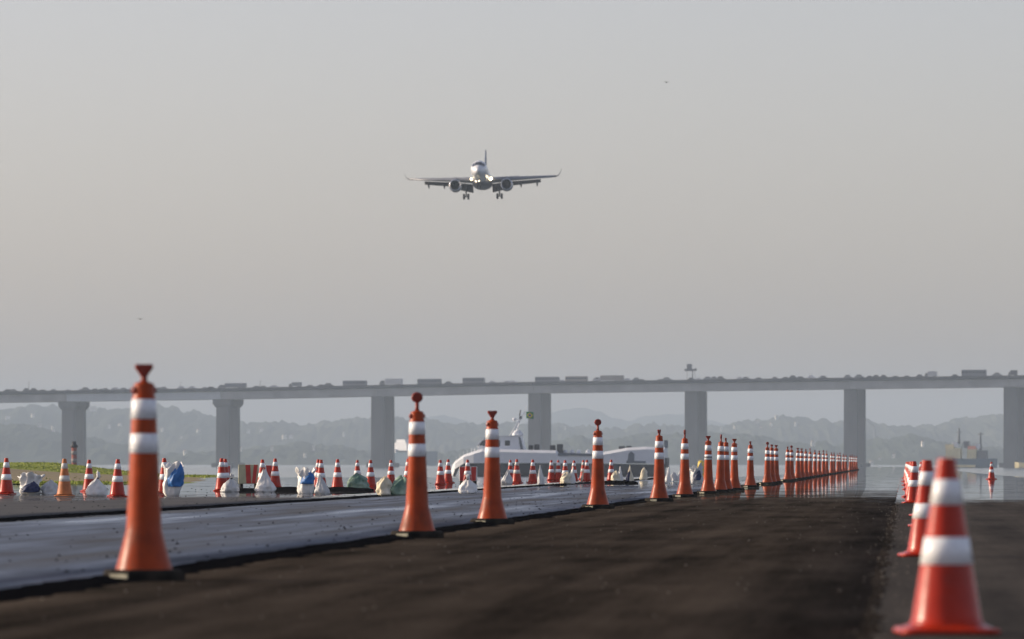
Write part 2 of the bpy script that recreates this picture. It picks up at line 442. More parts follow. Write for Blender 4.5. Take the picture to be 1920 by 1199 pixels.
# airport platform with its bank down to the water
platform = sheet('runway', 'grey_asphalt', lambda v: -78, lambda v: 78, 0.0, lin(104), VS, skirt=4.0)
e_mid = edge(-0.17, 0.05, 0.8, 3.1)
e_cone = edge(-4.93, 0.07, 0.5, 7.7)
e_far = edge(-10.75, 0.10, 0.35, 12.3)
sheet('worn_lane', 'brown_asphalt', lambda v: e_cone(v) - 0.1, e_mid, 0.007, lin(5), skirt=0.006)
sheet('fresh_lane', 'fresh_asphalt', lambda v: e_far(v) - 0.1, e_cone, 0.035, lin(6), [v for v in VS if v < 420], skirt=0.034)
sheet('outer_lane', 'lane_asphalt', lambda v: -62, e_far, 0.062, lin(52), [v for v in VS if v < 990], skirt=0.061)
# bitumen spilled along the two laid edges
def lip(name, e, ztop, wmin, wamp, seed, vmax, zb=1.0):
    mb = MB(); vs = [v for v in VS if 5 < v < vmax]; n = 5
    for v in vs:
        u = e(v); w = wmin + wamp * abs(n1(v * 0.9, seed) + 0.5 * n1(v * 3.1, seed + 2))
        zj = 0.007 * zb * n1(v * 4, seed + 4)
        for f, z in ((-0.25, ztop + 0.004 * zb), (0.0, ztop + 0.007 * zb + zj), (0.3, ztop * 0.8 + zj), (0.7, ztop * 0.35 + 0.009 * zb), (1.0, 0.0015 if ztop < 0.02 else 0.0085 if ztop < 0.05 else 0.0365)):
            mb.v.append(uv(u + w * f, v, z + zf(u, v)))
    for k in range(len(vs) - 1):
        for i in range(n - 1):
            mb.face([k * n + i, k * n + i + 1, (k + 1) * n + i + 1, (k + 1) * n + i])
    return structure(mb.build(name, 'brown_asphalt' if zb < 0.5 else 'bitumen'))
lip('bitumen_edge', e_cone, 0.038, 0.14, 0.26, 2.2, 330)
lip('bitumen_edge', e_far, 0.066, 0.14, 0.3, 4.9, 330)
lip('joint_edge', e_mid, 0.0078, 0.03, 0.10, 6.6, 112, 0.1)
# short black ramps of leftover asphalt on the outer lane
def ramp(px0, px1, py, h, seed):
    a, b = gnd(px0, py, 0.062), gnd(px1, py, 0.062)
    mb = MB(); n = 24; rr = []
    for k in range(n + 1):
        t = k / n; c = a.lerp(b, t)
        hh = h * (0.35 + 0.65 * math.sin(math.pi * min(1, max(0.03, t * 0.97))) ** 0.5) * (1 + 0.35 * n1(k * 0.45, seed))
        w = 1.6 * (0.5 + 0.5 * math.sin(math.pi * t)) + 0.2
        rr.append([c + Vector((0, -w, -0.006)), c + Vector((0, -w * .4, hh * .8)), c + Vector((0, w * .2, hh)), c + Vector((0, w, -0.006))])
    mb.rings(rr, smooth=False)
    return mb
o = ramp(448, 700, 921, 0.10, 1.3).build('asphalt_heap', 'bitumen'); tag(o, 'long low black asphalt heap between white sacks on the outer lane', 'asphalt heap')
o = ramp(1128, 1196, 909, 0.13, 5.3).build('asphalt_heap', 'bitumen'); tag(o, 'short black asphalt heap just right of the fourth tall cone', 'asphalt heap')
o = ramp(1030, 1062, 911, 0.06, 8.3).build('asphalt_heap', 'bitumen'); tag(o, 'small flat black asphalt heap left of the fourth tall cone', 'asphalt heap')

# loose stones
def gravel(name, spots, smin, smax, m):
    mb = MB()
    for (x, y, z) in spots:
        r = random.uniform(smin, smax)
        o0 = len(mb.v)
        for dx, dy, dz in ((1, 0, 0), (0, 1, 0), (-1, 0, 0), (0, -1, 0), (0, 0, 1), (0, 0, -0.4)):
            k = random.uniform(0.6, 1.2)
            mb.v.append(Vector((x + dx * r * k, y + dy * r * k, z + dz * r * k * 0.75)))
        for q in ((0, 1, 4), (1, 2, 4), (2, 3, 4), (3, 0, 4), (1, 0, 5), (2, 1, 5), (3, 2, 5), (0, 3, 5)):
            mb.face([o0 + i for i in q])
    g = mb.build(name, m); g['kind'] = 'stuff'
    return g
sp = []
for k in range(300):
    v = random.uniform(30, 130); u = random.uniform(-4.7, -0.3); sp.append(tuple(uv(u, v, 0.008)))
for k in range(420):
    v = random.uniform(24, 115); u = e_mid(v) + abs(random.gauss(0, 0.10)) * random.choice((1, 1, -0.6)); sp.append(tuple(uv(u, v, 0.006)))
g = gravel('loose_gravel', sp, 0.004, 0.013, 'gravel'); tag(g, 'loose pale stones scattered over the worn brown lane', 'gravel')
sp = []
for k in range(1600):
    v = random.uniform(20, 260); u = e_cone(v) + random.choice((abs(random.gauss(0, .12)), -abs(random.gauss(0, 1.6)), -random.uniform(0, 5.7)))
    sp.append(tuple(uv(u, v, 0.036 if u < e_cone(v) else 0.02)))
for k in range(700):
    v = random.uniform(80, 240); u = e_far(v) - abs(random.gauss(0, 5)); sp.append(tuple(uv(u, v, 0.063)))
g = gravel('asphalt_crumbs', sp, 0.006, 0.022, 'bitumen'); tag(g, 'black asphalt crumbs strewn over the fresh dark lane', 'asphalt crumbs')

# bay
SEA = -1.9
mb = MB(); xs = [-7000, -2500, -600, 600, 2500, 7000]; ys = [-2500, 0, 1000, 4000, 9000, 17500]
for y in ys:
    for x in xs: mb.v.append(Vector((x, y, SEA)))
for j in range(5):
    for i in range(5): mb.face([j * 6 + i, j * 6 + i + 1, (j + 1) * 6 + i + 1, (j + 1) * 6 + i])
structure(mb.build('sea', 'sea'))

# grassy bank on the left
def bank_h(x, y):
    right = -17.0 + 1.2 * n1(y * 0.03, 3.3) + (350 - y) * 0.045
    side = smooth(right - x, 0.0, 9.0)
    crest = (0.42 + 0.26 * smooth(-x, 18, 25)) * smooth(y, 205, 345)
    back = 1 - smooth(y, 350, 430)
    return (0.07 + crest * side) * back + 0.05 * n1(x * 0.35, y * 0.05) * side * back - 0.30 * (1 - smooth(right - x, -2.5, 0.0)) + zf(x - SH * y, y) * 0.25
mb = MB(); gx = [-75 + i * 0.75 for i in range(90)]; gy = frange(196, 432, 2.5)
for y in gy:
    for x in gx: mb.v.append(Vector((x, y, bank_h(x, y))))
nx = len(gx); dry = MB(); dry.v = list(mb.v)
for j in range(len(gy) - 1):
    for i in range(nx - 1):
        q = [j * nx + i, j * nx + i + 1, (j + 1) * nx + i + 1, (j + 1) * nx + i]
        x, y = gx[i], gy[j]
        if 222 < y + 5 * n1(x * .2, 1.1) + 0.5 * (x + 20) < 285: dry.face(q, True)
        else: mb.face(q, True)
bank = structure(mb.build('grass_bank', 'grass_soil'))
structure(dry.build('dirt_track', 'dry_soil'))
mb = MB()
for k in range(16000):
    y = 198 + 165 * random.random(); x = random.uniform(-0.085 * y - 2, -12)
    if 220 < y + 5 * n1(x * .2, 1.1) + 0.5 * (x + 20) < 287 and random.random() < 0.985: continue
    z = bank_h(x, y)
    if z < 0.03: continue
    h = random.uniform(0.02, 0.06) * (1 + (random.random() < 0.03) * 1.0); w = random.uniform(0.02, 0.06); a = random.uniform(0, 3.14)
    dx, dy = math.cos(a) * w, math.sin(a) * w; lx, ly = random.gauss(0, .03), random.gauss(0, .03)
    o0 = len(mb.v); mb.v += [Vector((x - dx, y - dy, z - .01)), Vector((x + dx, y + dy, z - .01)), Vector((x + lx, y + ly, z + h))]
    mb.face([o0, o0 + 1, o0 + 2])
g = mb.build('grass', 'grass_blade'); g['kind'] = 'stuff'; tag(g, 'short bright green grass on the low bank at the left', 'grass')

# hills across the bay: each ridge is a solid strip of terrain
def interp(pts, x):
    if x <= pts[0][0]: return pts[0][1]
    for (a, b), (c, d) in zip(pts, pts[1:]):
        if x <= c:
            t = (x - a) / (c - a); return b + (d - b) * (t * t * (3 - 2 * t))
    return pts[-1][1]
HILLS = []
def hill(name, m, pts, d, front, back, rough, tree, seed):
    def h(x, y):
        px = 960 + x / y * F
        pxr = 960 + x / d * F
        zr = CH - (interp(pts, pxr) - HZ) / F * d - SEA
        t = (y - d) / (front if y < d else back)
        s = max(0.0, 1 - t * t) ** 0.8
        s *= 1 + 0.16 * n1(x * 0.004, y * 0.004, seed) * abs(t) * 2
        b = rough * n1(x * 0.02, y * 0.008, seed) + tree * (1.5 * abs(n1(x * 0.022, y * 0.02, seed + 3)) + 0.9 * abs(n1(x * 0.06, y * 0.05, seed + 8)) + 0.5 * abs(n1(x * 0.15, y * 0.1, seed + 8)) - .6)
        return SEA - 0.6 + max(0.0, zr) * s + b * min(1, s * 3)
    half = 1150 / F * d
    nxx = 760; ys = [d - front * (1 - i / 22) for i in range(23)] + [d + back * (i + 1) / 8 for i in range(8)]
    mb = MB()
    for y in ys:
        for i in range(nxx):
            x = -half + 2 * half * i / (nxx - 1); mb.v.append(Vector((x, y, h(x, y))))
    for j in range(len(ys) - 1):
        for i in range(nxx - 1):
            mb.face([j * nxx + i, j * nxx + i + 1, (j + 1) * nxx + i + 1, (j + 1) * nxx + i], True)
    structure(mb.build(name, m)); HILLS.append((h, d, front)); return h
mid = [(-250, 780), (0, 773), (45, 771), (80, 766), (140, 773), (250, 769), (310, 768), (370, 776), (400, 784), (440, 796), (480, 799), (520, 797), (570, 801), (600, 797), (640, 797), (660, 791), (700, 787), (740, 785), (790, 792), (850, 800), (900, 802), (1000, 799), (1080, 804), (1170, 807), (1250, 800), (1300, 808), (1350, 801), (1390, 796), (1420, 790), (1480, 787), (1530, 793), (1570, 798), (1620, 799), (1660, 801), (1700, 804), (1750, 798), (1800, 790), (1850, 782), (1870, 785), (1920, 778), (2200, 770)]
near = [(-250, 795), (-40, 800), (40, 804), (150, 818), (240, 838), (330, 858), (430, 852), (500, 843), (560, 838), (640, 843), (700, 852), (760, 862), (900, 850), (1000, 837), (1100, 829), (1200, 822), (1300, 818), (1400, 820), (1440, 832), (1560, 840), (1600, 832), (1650, 826), (1690, 822), (1740, 832), (1800, 845), (2200, 850)]
far = [(-250, 810), (600, 812), (700, 808), (760, 800), (790, 790), (810, 782), (830, 778), (850, 783), (870, 789), (890, 796), (960, 802), (1000, 790), (1030, 775), (1060, 767), (1095, 765), (1120, 772), (1150, 785), (1180, 790), (1210, 781), (1250, 778), (1280, 780), (1320, 789), (1380, 800), (2200, 806)]
h_near = hill('near_hill', 'hill_near', near, 7000, 900, 400, 1.0, 8.0, 1.7)
h_mid = hill('wooded_hill', 'hill_mid', mid, 9600, 1300, 700, 1.5, 11.0, 4.2)
h_far = hill('far_hills', 'hill_far', far, 15200, 1300, 1200, 3.0, 3.0, 8.8)

# houses on the slopes
def on_hill(px, py):
    for h, y0, y1 in ((h_near, 6100, 6990), (h_mid, 8300, 9590)):
        y = y0
        while y < y1:
            p = P(px, py, y)
            if h(p.x, y) >= p.z: return Vector((p.x, y, h(p.x, y)))
            y += 12
    return None
houses = [(15, 790, 12), (75, 801, 10), (100, 809, 8), (142, 797, 16), (143, 808, 8), (175, 782, 16), (305, 809, 7), (340, 823, 7), (372, 811, 8), (347, 851, 8), (450, 849, 10), (466, 812, 7), (490, 812, 8), (533, 822, 10), (546, 823, 8), (510, 847, 7), (588, 846, 7), (572, 862, 6), (645, 818, 6), (722, 800, 9), (1060, 806, 5), (1352, 806, 6), (1378, 804, 6), (1419, 801, 8), (1427, 807, 6), (1456, 793, 8), (1492, 797, 6), (1524, 836, 9), (1634, 872, 9), (1649, 866, 7), (1676, 860, 7), (1446, 801, 6), (225, 800, 8), (62, 786, 9), (205, 812, 7), (1730, 838, 7)]
hk = 0
for i, (px, py, wpx) in enumerate(houses):
    p = on_hill(px, py)
    if p is None: continue
    hk += 1
    w = wpx * 0.72 / F * p.y; dp = w * 0.8; hh = random.uniform(2.6, 4.4) + (2 if wpx > 12 else 0)
    flat = random.random() < 0.4
    t = thing('house', '%s pale house from the left on the hazy hillside' % ordn(hk), 'house', p, random.uniform(-0.5, 0.5), 'houses on the hillside')
    MB().box((0, 0, hh / 2 - 1), (w, dp, hh + 2)).build('wall', 'house_wall', t)
    if flat: MB().box((0, 0, hh + 0.25), (w + 0.6, dp + 0.6, 0.5)).build('roof', 'house_flat_roof', t)
    else: MB().prism([(-w / 2 - .4, hh), (w / 2 + .4, hh), (0, hh + w * 0.22)], -dp / 2 - .4, dp / 2 + .4).build('roof', 'house_roof', t)
    for k in (-1, 1):
        MB().box((k * w * 0.22, -dp / 2 - 0.03, hh * 0.55), (w * 0.10, 0.1, 0.9)).build('window', 'dark_glass', t)

# ================================================================== BRIDGE
def bd(px): return 3325 - 130 * px / 1920
top_pts = [(-300, 737), (0, 733), (480, 725.5), (960, 715.5), (1440, 709), (1920, 702.5), (2250, 698)]
def btop(px): return interp_lin(top_pts, px)
def interp_lin(pts, x):
    for (a, b), (c, d) in zip(pts, pts[1:]):
        if x <= c: return b + (d - b) * (x - a) / (c - a)
    return pts[-1][1]
def bpt(px, dy=0.0): return P(px, btop(px) + dy, bd(px))
bridge = thing('road_bridge', 'long concrete road bridge on tall piers crossing the hazy bay', 'bridge', (0, 0, 0))
piers = [-168, 122, 412, 703, 998, 1292, 1591, 1891, 2193]
along = (bpt(1920) - bpt(0)); along.z = 0; along.normalize()
across = Vector((-along.y, along.x, 0))
if across.y < 0: across = -across
def span(a, b, prof, name, m, n=6):
    """profile (offset across, metres below parapet top) swept between two pixel columns"""
    rr = []
    for k in range(n + 1):
        c = bpt(a + (b - a) * k / n)
        rr.append([c + across * w + Vector((0, 0, -z)) for w, z in prof])
    return MB().rings(rr, smooth=False).build(name, m, bridge)
GH = 6.1
for i, (a, b) in enumerate(zip(piers, piers[1:])):
    ga = 0.35
    pale = i == 1
    span(a + ga, b - ga, [(1.6, 2.2), (10.6, 2.2), (9.6, GH), (2.6, GH)], 'girder', 'pale_girder' if pale else 'concrete')
    span(a + ga, b - ga, [(14.4, 2.2), (23.4, 2.2), (22.4, GH), (15.4, GH)], 'girder', 'concrete')
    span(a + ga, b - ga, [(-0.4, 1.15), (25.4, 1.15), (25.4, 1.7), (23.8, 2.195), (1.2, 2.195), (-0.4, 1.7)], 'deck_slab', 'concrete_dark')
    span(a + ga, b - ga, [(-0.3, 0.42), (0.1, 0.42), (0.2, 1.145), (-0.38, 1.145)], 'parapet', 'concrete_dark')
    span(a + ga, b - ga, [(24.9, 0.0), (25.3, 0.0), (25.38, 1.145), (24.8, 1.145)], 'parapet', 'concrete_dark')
for i, px in enumerate(piers):
    c = bpt(px); zt = c.z - GH - 0.06
    base = c + across * 6.0; base2 = c + across * 19
    rot = Matrix.Rotation(math.atan2(along.y, along.x), 3, 'Z')
    old = i < 3
    for q, bb in enumerate((base, base2)):
        off = along * (1.6 if q else 0)
        w = 6.6
        mb = MB(); hgt = zt - SEA + 2 - (4.2 if old else 0.0)
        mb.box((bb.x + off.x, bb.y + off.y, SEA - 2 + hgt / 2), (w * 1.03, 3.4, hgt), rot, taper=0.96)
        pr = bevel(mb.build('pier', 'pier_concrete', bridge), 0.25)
        mbp = MB().box((bb.x + off.x, bb.y + off.y, SEA + 0.9), (w + 4, 7, 2.6), rot)
        mbp.build('pile_cap', 'pier_concrete', pr)
        if old:
            mbc = MB(); mbc.box((bb.x + off.x, bb.y + off.y, zt - 1.2), (w + 3.0, 5.4, 2.4), rot)
            mbc.box((bb.x + off.x, bb.y + off.y, zt - 3.3), (w + 0.4, 4.0, 1.78), rot, taper=1.35)
            mbc.build('pier_cap', 'pier_concrete', pr)

def on_deck(px, lane): return bpt(px) + across * lane + Vector((0, 0, -1.14))
rz_b = math.atan2(along.y, along.x)
def bus(px, L, H, m, label, pale_front=False, lane=3.6):
    t = thing('bus', label, 'bus', on_deck(px, lane), rz_b, 'heavy vehicles on the bridge')
    bevel(MB().box((0, 0, H / 2 + 0.25), (L, 2.5, H - 0.5)).build('body', m, t), 0.25)
    n = max(4, int(L / 1.6))
    for k in range(n):
        MB().box((-L / 2 + (k + 0.5) * L / n, -1.262, H * 0.68), (L / n * 0.82, 0.03, H * 0.26)).build('window', 'dark_glass', t)
    for k in (-0.32, 0.33):
        MB().lathe([(0.48, -1.24), (0.48, 1.24)], 14, (k * L, 0, 0.49), axis='y').build('wheel', 'tyre', t)
def truck(px, L, H, m, label, lane=3.6, cab='car_grey'):
    t = thing('truck', label, 'truck', on_deck(px, lane), rz_b, 'heavy vehicles on the bridge')
    bevel(MB().box((L * 0.12, 0, H / 2 + 0.5), (L * 0.74, 2.5, H - 1.0)).build('cargo_box', m, t), 0.06)
    bevel(MB().prism([(-L / 2, 0.6), (-L * 0.27, 0.6), (-L * 0.27, H * 0.74), (-L * 0.43, H * 0.74), (-L / 2, H * 0.42)], -1.2, 1.2).build('cab', cab, t), 0.08)
    MB().box((-L * 0.36, -1.215, H * 0.58), (L * 0.1, 0.04, 0.6)).build('window', 'dark_glass', t)
    for k in (-0.38, 0.25, 0.38):
        MB().lathe([(0.5, -1.22), (0.5, 1.22)], 14, (k * L, 0, 0.51), axis='y').build('wheel', 'tyre', t)
truck(432, 15, 3.2, 'bus_grey', 'low wide grey truck on the bridge above the second pier from the left')
truck(550, 6.5, 3.1, 'car_grey', 'small grey truck on the bridge left of the leftmost bus')
bus(662, 12.5, 3.3, 'bus_grey', 'dark bus on the bridge above the third pier from the left')
truck(730, 12.0, 3.9, 'bus_pale', 'pale box truck on the bridge between two dark buses')
bus(802, 12.5, 3.4, 'bus_grey', 'dark bus on the bridge straight above the second tall cone')
bus(885, 11.5, 3.5, 'bus_grey', 'dark bus on the bridge just left of the third tall cone')
bus(1023, 12.5, 3.3, 'bus_grey', 'dark bus on the bridge right above the ferry flag')
bus(1078, 11.5, 3.4, 'bus_tan', 'greyish bus on the bridge with a pale windscreen, behind a tan truck')
truck(1138, 16, 3.6, 'bus_tan', 'long tan trailer truck on the bridge left of the sign tower', cab='car_silver')
truck(1743, 6.0, 3.4, 'car_silver', 'small silver box truck on the bridge near the right end')
bus(1824, 12.5, 3.9, 'bus_grey', 'tall dark bus on the bridge near the right end')
truck(1897, 4.5, 3.4, 'car_dark', 'short dark truck on the bridge at the right picture edge')
def car_mesh(name):
    mb = MB()
    mb.rings([[Vector((x, y, z)) for x, z in ((-2.1, .35), (2.1, .35), (2.15, .75), (1.2, .9), (0.7, 1.42), (-0.9, 1.45), (-1.5, .95), (-2.1, .85))] for y in (-0.85, 0.85)], smooth=False)
    for k in (-1.3, 1.3): mb.lathe([(0.32, -0.86), (0.32, 0.86)], 12, (k, 0, 0.325), axis='y')
    return mb
cars = {}
cx = []; px = 8.0
while px < 1915:
    cx.append(px); px += random.choice((12, 14, 17, 20, 24, 33, 46))
busy = [(432, 34), (550, 18), (662, 28), (730, 28), (802, 28), (885, 28), (1023, 28), (1078, 26), (1138, 36), (1743, 16), (1824, 28), (1897, 14)]
k = 0
for px in cx:
    if any(abs(px - a) < w for a, w in busy): continue
    k += 1
    cm = random.choice(('car_dark', 'car_dark', 'car_grey', 'car_grey', 'car_silver', 'car_white'))
    if cm not in cars: cars[cm] = car_mesh('car').mesh('car', MT[cm])
    o = bpy.data.objects.new('car', cars[cm]); COL.objects.link(o)
    sc = random.choice((0.98, 1.1, 1.2, 1.35, 1.6)); o.scale = (random.uniform(0.85, 1.3), 1, sc)
    o.location = on_deck(px, 3.4 if random.random() < .7 else 7.2); o.rotation_euler = (0, 0, rz_b)
    tag(o, '%s car from the left in the traffic on the bridge' % ordn(k), 'car', 'cars crossing the bridge')
# sign tower and lamp posts on the bridge
c = on_deck(1294, -0.05)
t = thing('sign_tower', 'spindly steel tower with a square sign panel above the bridge deck', 'sign tower', c, rz_b)
MB().tube((1.0, 1.2, 0), (1.0, 1.2, 5.2), 0.28, 0.24).build('post', 'mast_grey', t)
for a, b in (((-2.0, 1.2, 0), (-1.6, 1.2, 5.2)), ((2.6, 1.2, 0), (2.0, 1.2, 5.0))): MB().tube(a, b, 0.09).build('leg', 'mast_grey', t)
MB().box((-0.3, 1.2, 5.7), (5.6, 1.0, 1.1)).build('platform', 'mast_grey', t)
MB().box((-0.6, 1.2, 7.5), (2.6, 0.5, 2.5)).build('sign_panel', 'mast_grey', t)
MB().prism([(2.55, 5.2), (3.3, 5.6), (3.1, 6.2), (2.55, 6.9)], 1.0, 1.4).build('bracket', 'mast_grey', t)
for k, px in enumerate((40, 325, 475)):
    c = on_deck(px, 12.4); t = thing('lamp_post', '%s thin lamp post from the left on the bridge' % ordn(k + 1), 'lamp post', c, rz_b, 'lamp posts on the bridge')
    hh = 5.6 if px == 40 else 4.2
    MB().tube((0, 0, 0), (0, 0, hh), 0.16, 0.1).build('post', 'mast_grey', t)
    MB().box((0.5, 0, hh), (1.4, 0.3, 0.16)).build('lamp_head', 'mast_grey', t)

# ================================================================== VESSELS
def at(px, py, d): return P(px, py, d)
# ferry: local x to the right, z up from the water, metres
FD = 1190.0; FS = F / FD
fo = P(1050, 0, FD); fo.z = SEA
ferry = thing('ferry', 'white catamaran ferry with dark hull and green yellow flag', 'ferry', fo, R(-4))
def fx(px): return (px - 1050) / FS
def fz(py): return CH - (py - HZ) / FS - SEA
def fpro(pts): return [(fx(a), fz(b)) for a, b in pts]
# two hulls
for s, y in ((-1, -4.2), (1, 4.2)):
    rr = []
    for px, wd, zt in ((866, 0.25, 870), (880, 0.9, 869), (910, 1.5, 869), (1000, 1.8, 869), (1150, 1.9, 870), (1246, 1.8, 872)):
        x = fx(px); z1 = fz(zt)
        rr.append([Vector((x, y - wd, z1)), Vector((x, y - wd * 0.9, 0.5)), Vector((x, y - wd * 0.3, -1.0)), Vector((x, y + wd * 0.3, -1.0)), Vector((x, y + wd * 0.9, 0.5)), Vector((x, y + wd, z1))])
    MB().rings(rr, smooth=False).build('hull', 'ship_navy', ferry)
# white upper body, lofted with a swept bow
rr = []
for px, zt, zb, wd in ((846, 884, 893, 2.6), (850, 872, 895, 3.6), (856, 865, 880, 4.6), (873, 853, 869.5, 5.6), (892, 847, 868.5, 6.1), (908, 842, 868.3, 6.2), (985, 844, 868.3, 6.3), (1046, 845, 868.5, 6.3), (1052, 852, 868.6, 6.3), (1118, 853, 868.8, 6.3), (1124, 850, 868.8, 6.3), (1180, 840, 869, 6.3), (1215, 838, 869.5, 6.2), (1249, 839, 870, 6.0)):
    x = fx(px); z1, z0 = fz(zt), fz(zb); k = min(0.5, (z1 - z0) * 0.3)
    rr.append([Vector((x, -wd, z0)), Vector((x, wd, z0)), Vector((x, wd, z1 - k)), Vector((x, wd - 1.0, z1)), Vector((x, -wd + 1.0, z1)), Vector((x, -wd, z1 - k))])
body = MB().rings(rr, smooth=False).build('upper_body', 'ship_white', ferry)
# wheelhouse
wh = MB().prism(fpro([(896, 845), (985, 845), (976, 818), (916, 820), (903, 831)]), -3.6, 3.6).build('wheelhouse', 'ship_white', ferry)
MB().prism(fpro([(901.5, 835.5), (912, 837), (913.5, 823.5), (905, 829)]), -3.64, -3.3).build('window', 'dark_glass', wh)
MB().prism(fpro([(914.5, 837), (940, 837), (940, 826), (916, 824)]), -3.64, -3.5).build('window', 'dark_glass', wh)
MB().prism(fpro([(949, 836), (958.5, 836), (958.5, 826.5), (949, 826.5)]), -3.64, -3.5).build('window', 'dark_glass', wh)
MB().prism(fpro([(978, 843), (983.5, 843), (979, 822), (974.5, 818.6)]), -3.66, -3.4).build('side_strut', 'ship_deck', wh)
MB().prism(fpro([(896.5, 839), (902, 831.2), (915.5, 820.3), (978, 817.4), (978, 816.6), (914, 819), (899, 831)]), -3.8, 3.8).build('roof_edge', 'ship_white', wh)
# mast
mast = MB()
mast.tube((fx(956), -1, fz(817)), (fx(973), 0, fz(790)), 0.09); mast.tube((fx(966), 1, fz(817)), (fx(974), 0, fz(790)), 0.09); mast.tube((fx(960), -.5, fz(811)), (fx(968), .6, fz(811)), 0.06); mast.tube((fx(964), -.4, fz(803)), (fx(970), .5, fz(803)), 0.06)
mast.tube((fx(973), 0, fz(792)), (fx(984), 0, fz(771)), 0.10, 0.06); mast.tube((fx(984), 0, fz(779)), (fx(986.5), 0, fz(760)), 0.04)
mast.tube((fx(963), 0, fz(788)), (fx(979), 0, fz(786)), 0.08)
mp = mast.build('mast', 'ship_white', ferry)
MB().ball((fx(964), 0, fz(787)), 0.35).build('radar_dome', 'ship_white', mp)
MB().box((fx(976), 0, fz(783)), (0.5, 0.7, 0.5)).build('radar', 'mast_grey', mp)
MB().tube((fx(974), 0, fz(780)), (fx(976), 0, fz(769)), 0.12).build('antenna', 'mast_grey', mp)
MB().lathe([(1.1, 0), (0.95, 0.5), (0.55, 0.95), (0.3, 1.1)], 16, (fx(970.5), 0, fz(817.5))).build('satellite_dome', 'ship_white', mp)
# flag
fl = MB(); n = 8
def wav(t): return -0.18 * math.sin(t * 4.5)
fo_x, fz0, fz1 = fx(986.5), fz(784.5), fz(772)
for k in range(n + 1):
    t = k / n; x = fo_x + t * 1.35
    fl.v += [Vector((x, wav(t), fz0 - 0.15 * t)), Vector((x, wav(t), fz1 - 0.10 * t))]
for k in range(n): fl.face([2 * k, 2 * k + 2, 2 * k + 3, 2 * k + 1], True)
flag = fl.build('flag', 'flag_green', ferry)
md = flag.modifiers.new('solid', 'SOLIDIFY'); md.thickness = 0.02
def flag_patch(pts, name, m, off):
    mb = MB()
    for t, s in pts:
        mb.v.append(Vector((fo_x + t * 1.35, wav(t) - off, fz0 - 0.15 * t + s * (fz1 - fz0))))
    c = len(mb.v); mb.v.append(Vector((fo_x + .5 * 1.35, wav(.5) - off - .002, fz0 - .075 + .5 * (fz1 - fz0))))
    for i in range(c): mb.face([i, (i + 1) % c, c])
    return mb.build(name, m, flag)
flag_patch([(0.08, .5), (.28, .72), (.5, .9), (.72, .72), (.92, .5), (.72, .28), (.5, .1), (.28, .28)], 'diamond', 'flag_yellow', 0.06)
flag_patch([(.5 + .18 * math.cos(a), .5 + .2 * math.sin(a)) for a in [i * math.pi / 5 for i in range(10)]], 'disc', 'flag_blue', 0.075)
# vents and deck gear
for a, b, c_, d_ in ((993, 1001, 835, 845), (1004, 1013, 833.5, 845), (1033, 1043, 835, 852), (1046, 1057, 833, 852), (1162, 1173, 837, 843), (1176, 1186, 836.5, 843)):
    bevel(MB().box(((fx(a) + fx(b)) / 2, -2.5, (fz(c_) + fz(d_)) / 2), (fx(b) - fx(a), 2.0, fz(c_) - fz(d_))).build('vent', 'ship_dark', ferry), 0.15)
MB().prism(fpro([(1050, 855), (1115, 856), (1115, 851.5), (1066, 849.5), (1050, 850)]), -6.34, -6.0).build('recess', 'ship_deck', ferry)
for px in (1061, 1074, 1086, 1104):
    MB().lathe([(0.35, 0), (0.45, 0.3), (0.3, 0.75), (0.1, 0.9)], 10, (fx(px), -2, fz(852.5))).build('life_raft', 'ship_white', ferry)
MB().prism(fpro([(1180, 866), (1192, 866), (1193, 852), (1187, 847), (1182, 851)]), -6.36, -6.1).build('side_door', 'ship_deck', ferry)
MB().prism(fpro([(1178, 869), (1214, 869), (1214, 865), (1178, 864)]), -6.355, -6.1).build('step', 'ship_deck', ferry)
sb = MB(); sb.box((fx(1248), 0, fz(868)), (0.9, 11, 1.8)); sb.build('stern_fender', 'ship_dark', ferry)
MB().box((fx(1249), 0, fz(833)), (0.35, 8, 1.4)).build('stern_rail', 'ship_deck', ferry)
rl = MB()
for k in range(7):
    a = 858 + k * 7; zt = interp_lin([(846, 884), (850, 872), (856, 865), (873, 853), (892, 847), (908, 842)], a)
    MB().tube((fx(a), -4.2, fz(zt) - .1), (fx(a), -4.2, fz(zt) + 0.7), 0.03, n=5).build('stanchion', 'ship_white', ferry)
for px in (884, 889): MB().box((fx(px), 0, fz(846)), (0.12, 0.3, 1.1)).build('bow_light', 'ship_white', ferry)

def vessel(name, label, px, d, rz, L, parts, k=1.0):
    o = P(px, 0, d * k); o.z = SEA
    t = thing(name, label, 'ship', o, rz); t.scale = (k, k, k)
    for nm, m, fn in parts: fn().build(nm, m, t)
    return t
def hull(L, B, D, bow=0.25, flare=1.25):
    """hull pointing to -x"""
    rr = []
    for f, w, dz in ((-0.5, 0.06, 1.25), (-0.42, 0.45, 1.15), (-0.25, 0.9, 1.04), (0.0, 1.0, 1.0), (0.35, 1.0, 1.0), (0.5, 0.86, 1.05)):
        x = f * L; h = B / 2 * w
        rr.append([Vector((x, -h, D * dz)), Vector((x, -h * 0.86, 0.3)), Vector((x, -h * .5, -1.2)), Vector((x, h * .5, -1.2)), Vector((x, h * 0.86, 0.3)), Vector((x, h, D * dz))])
    return MB().rings(rr, smooth=False)
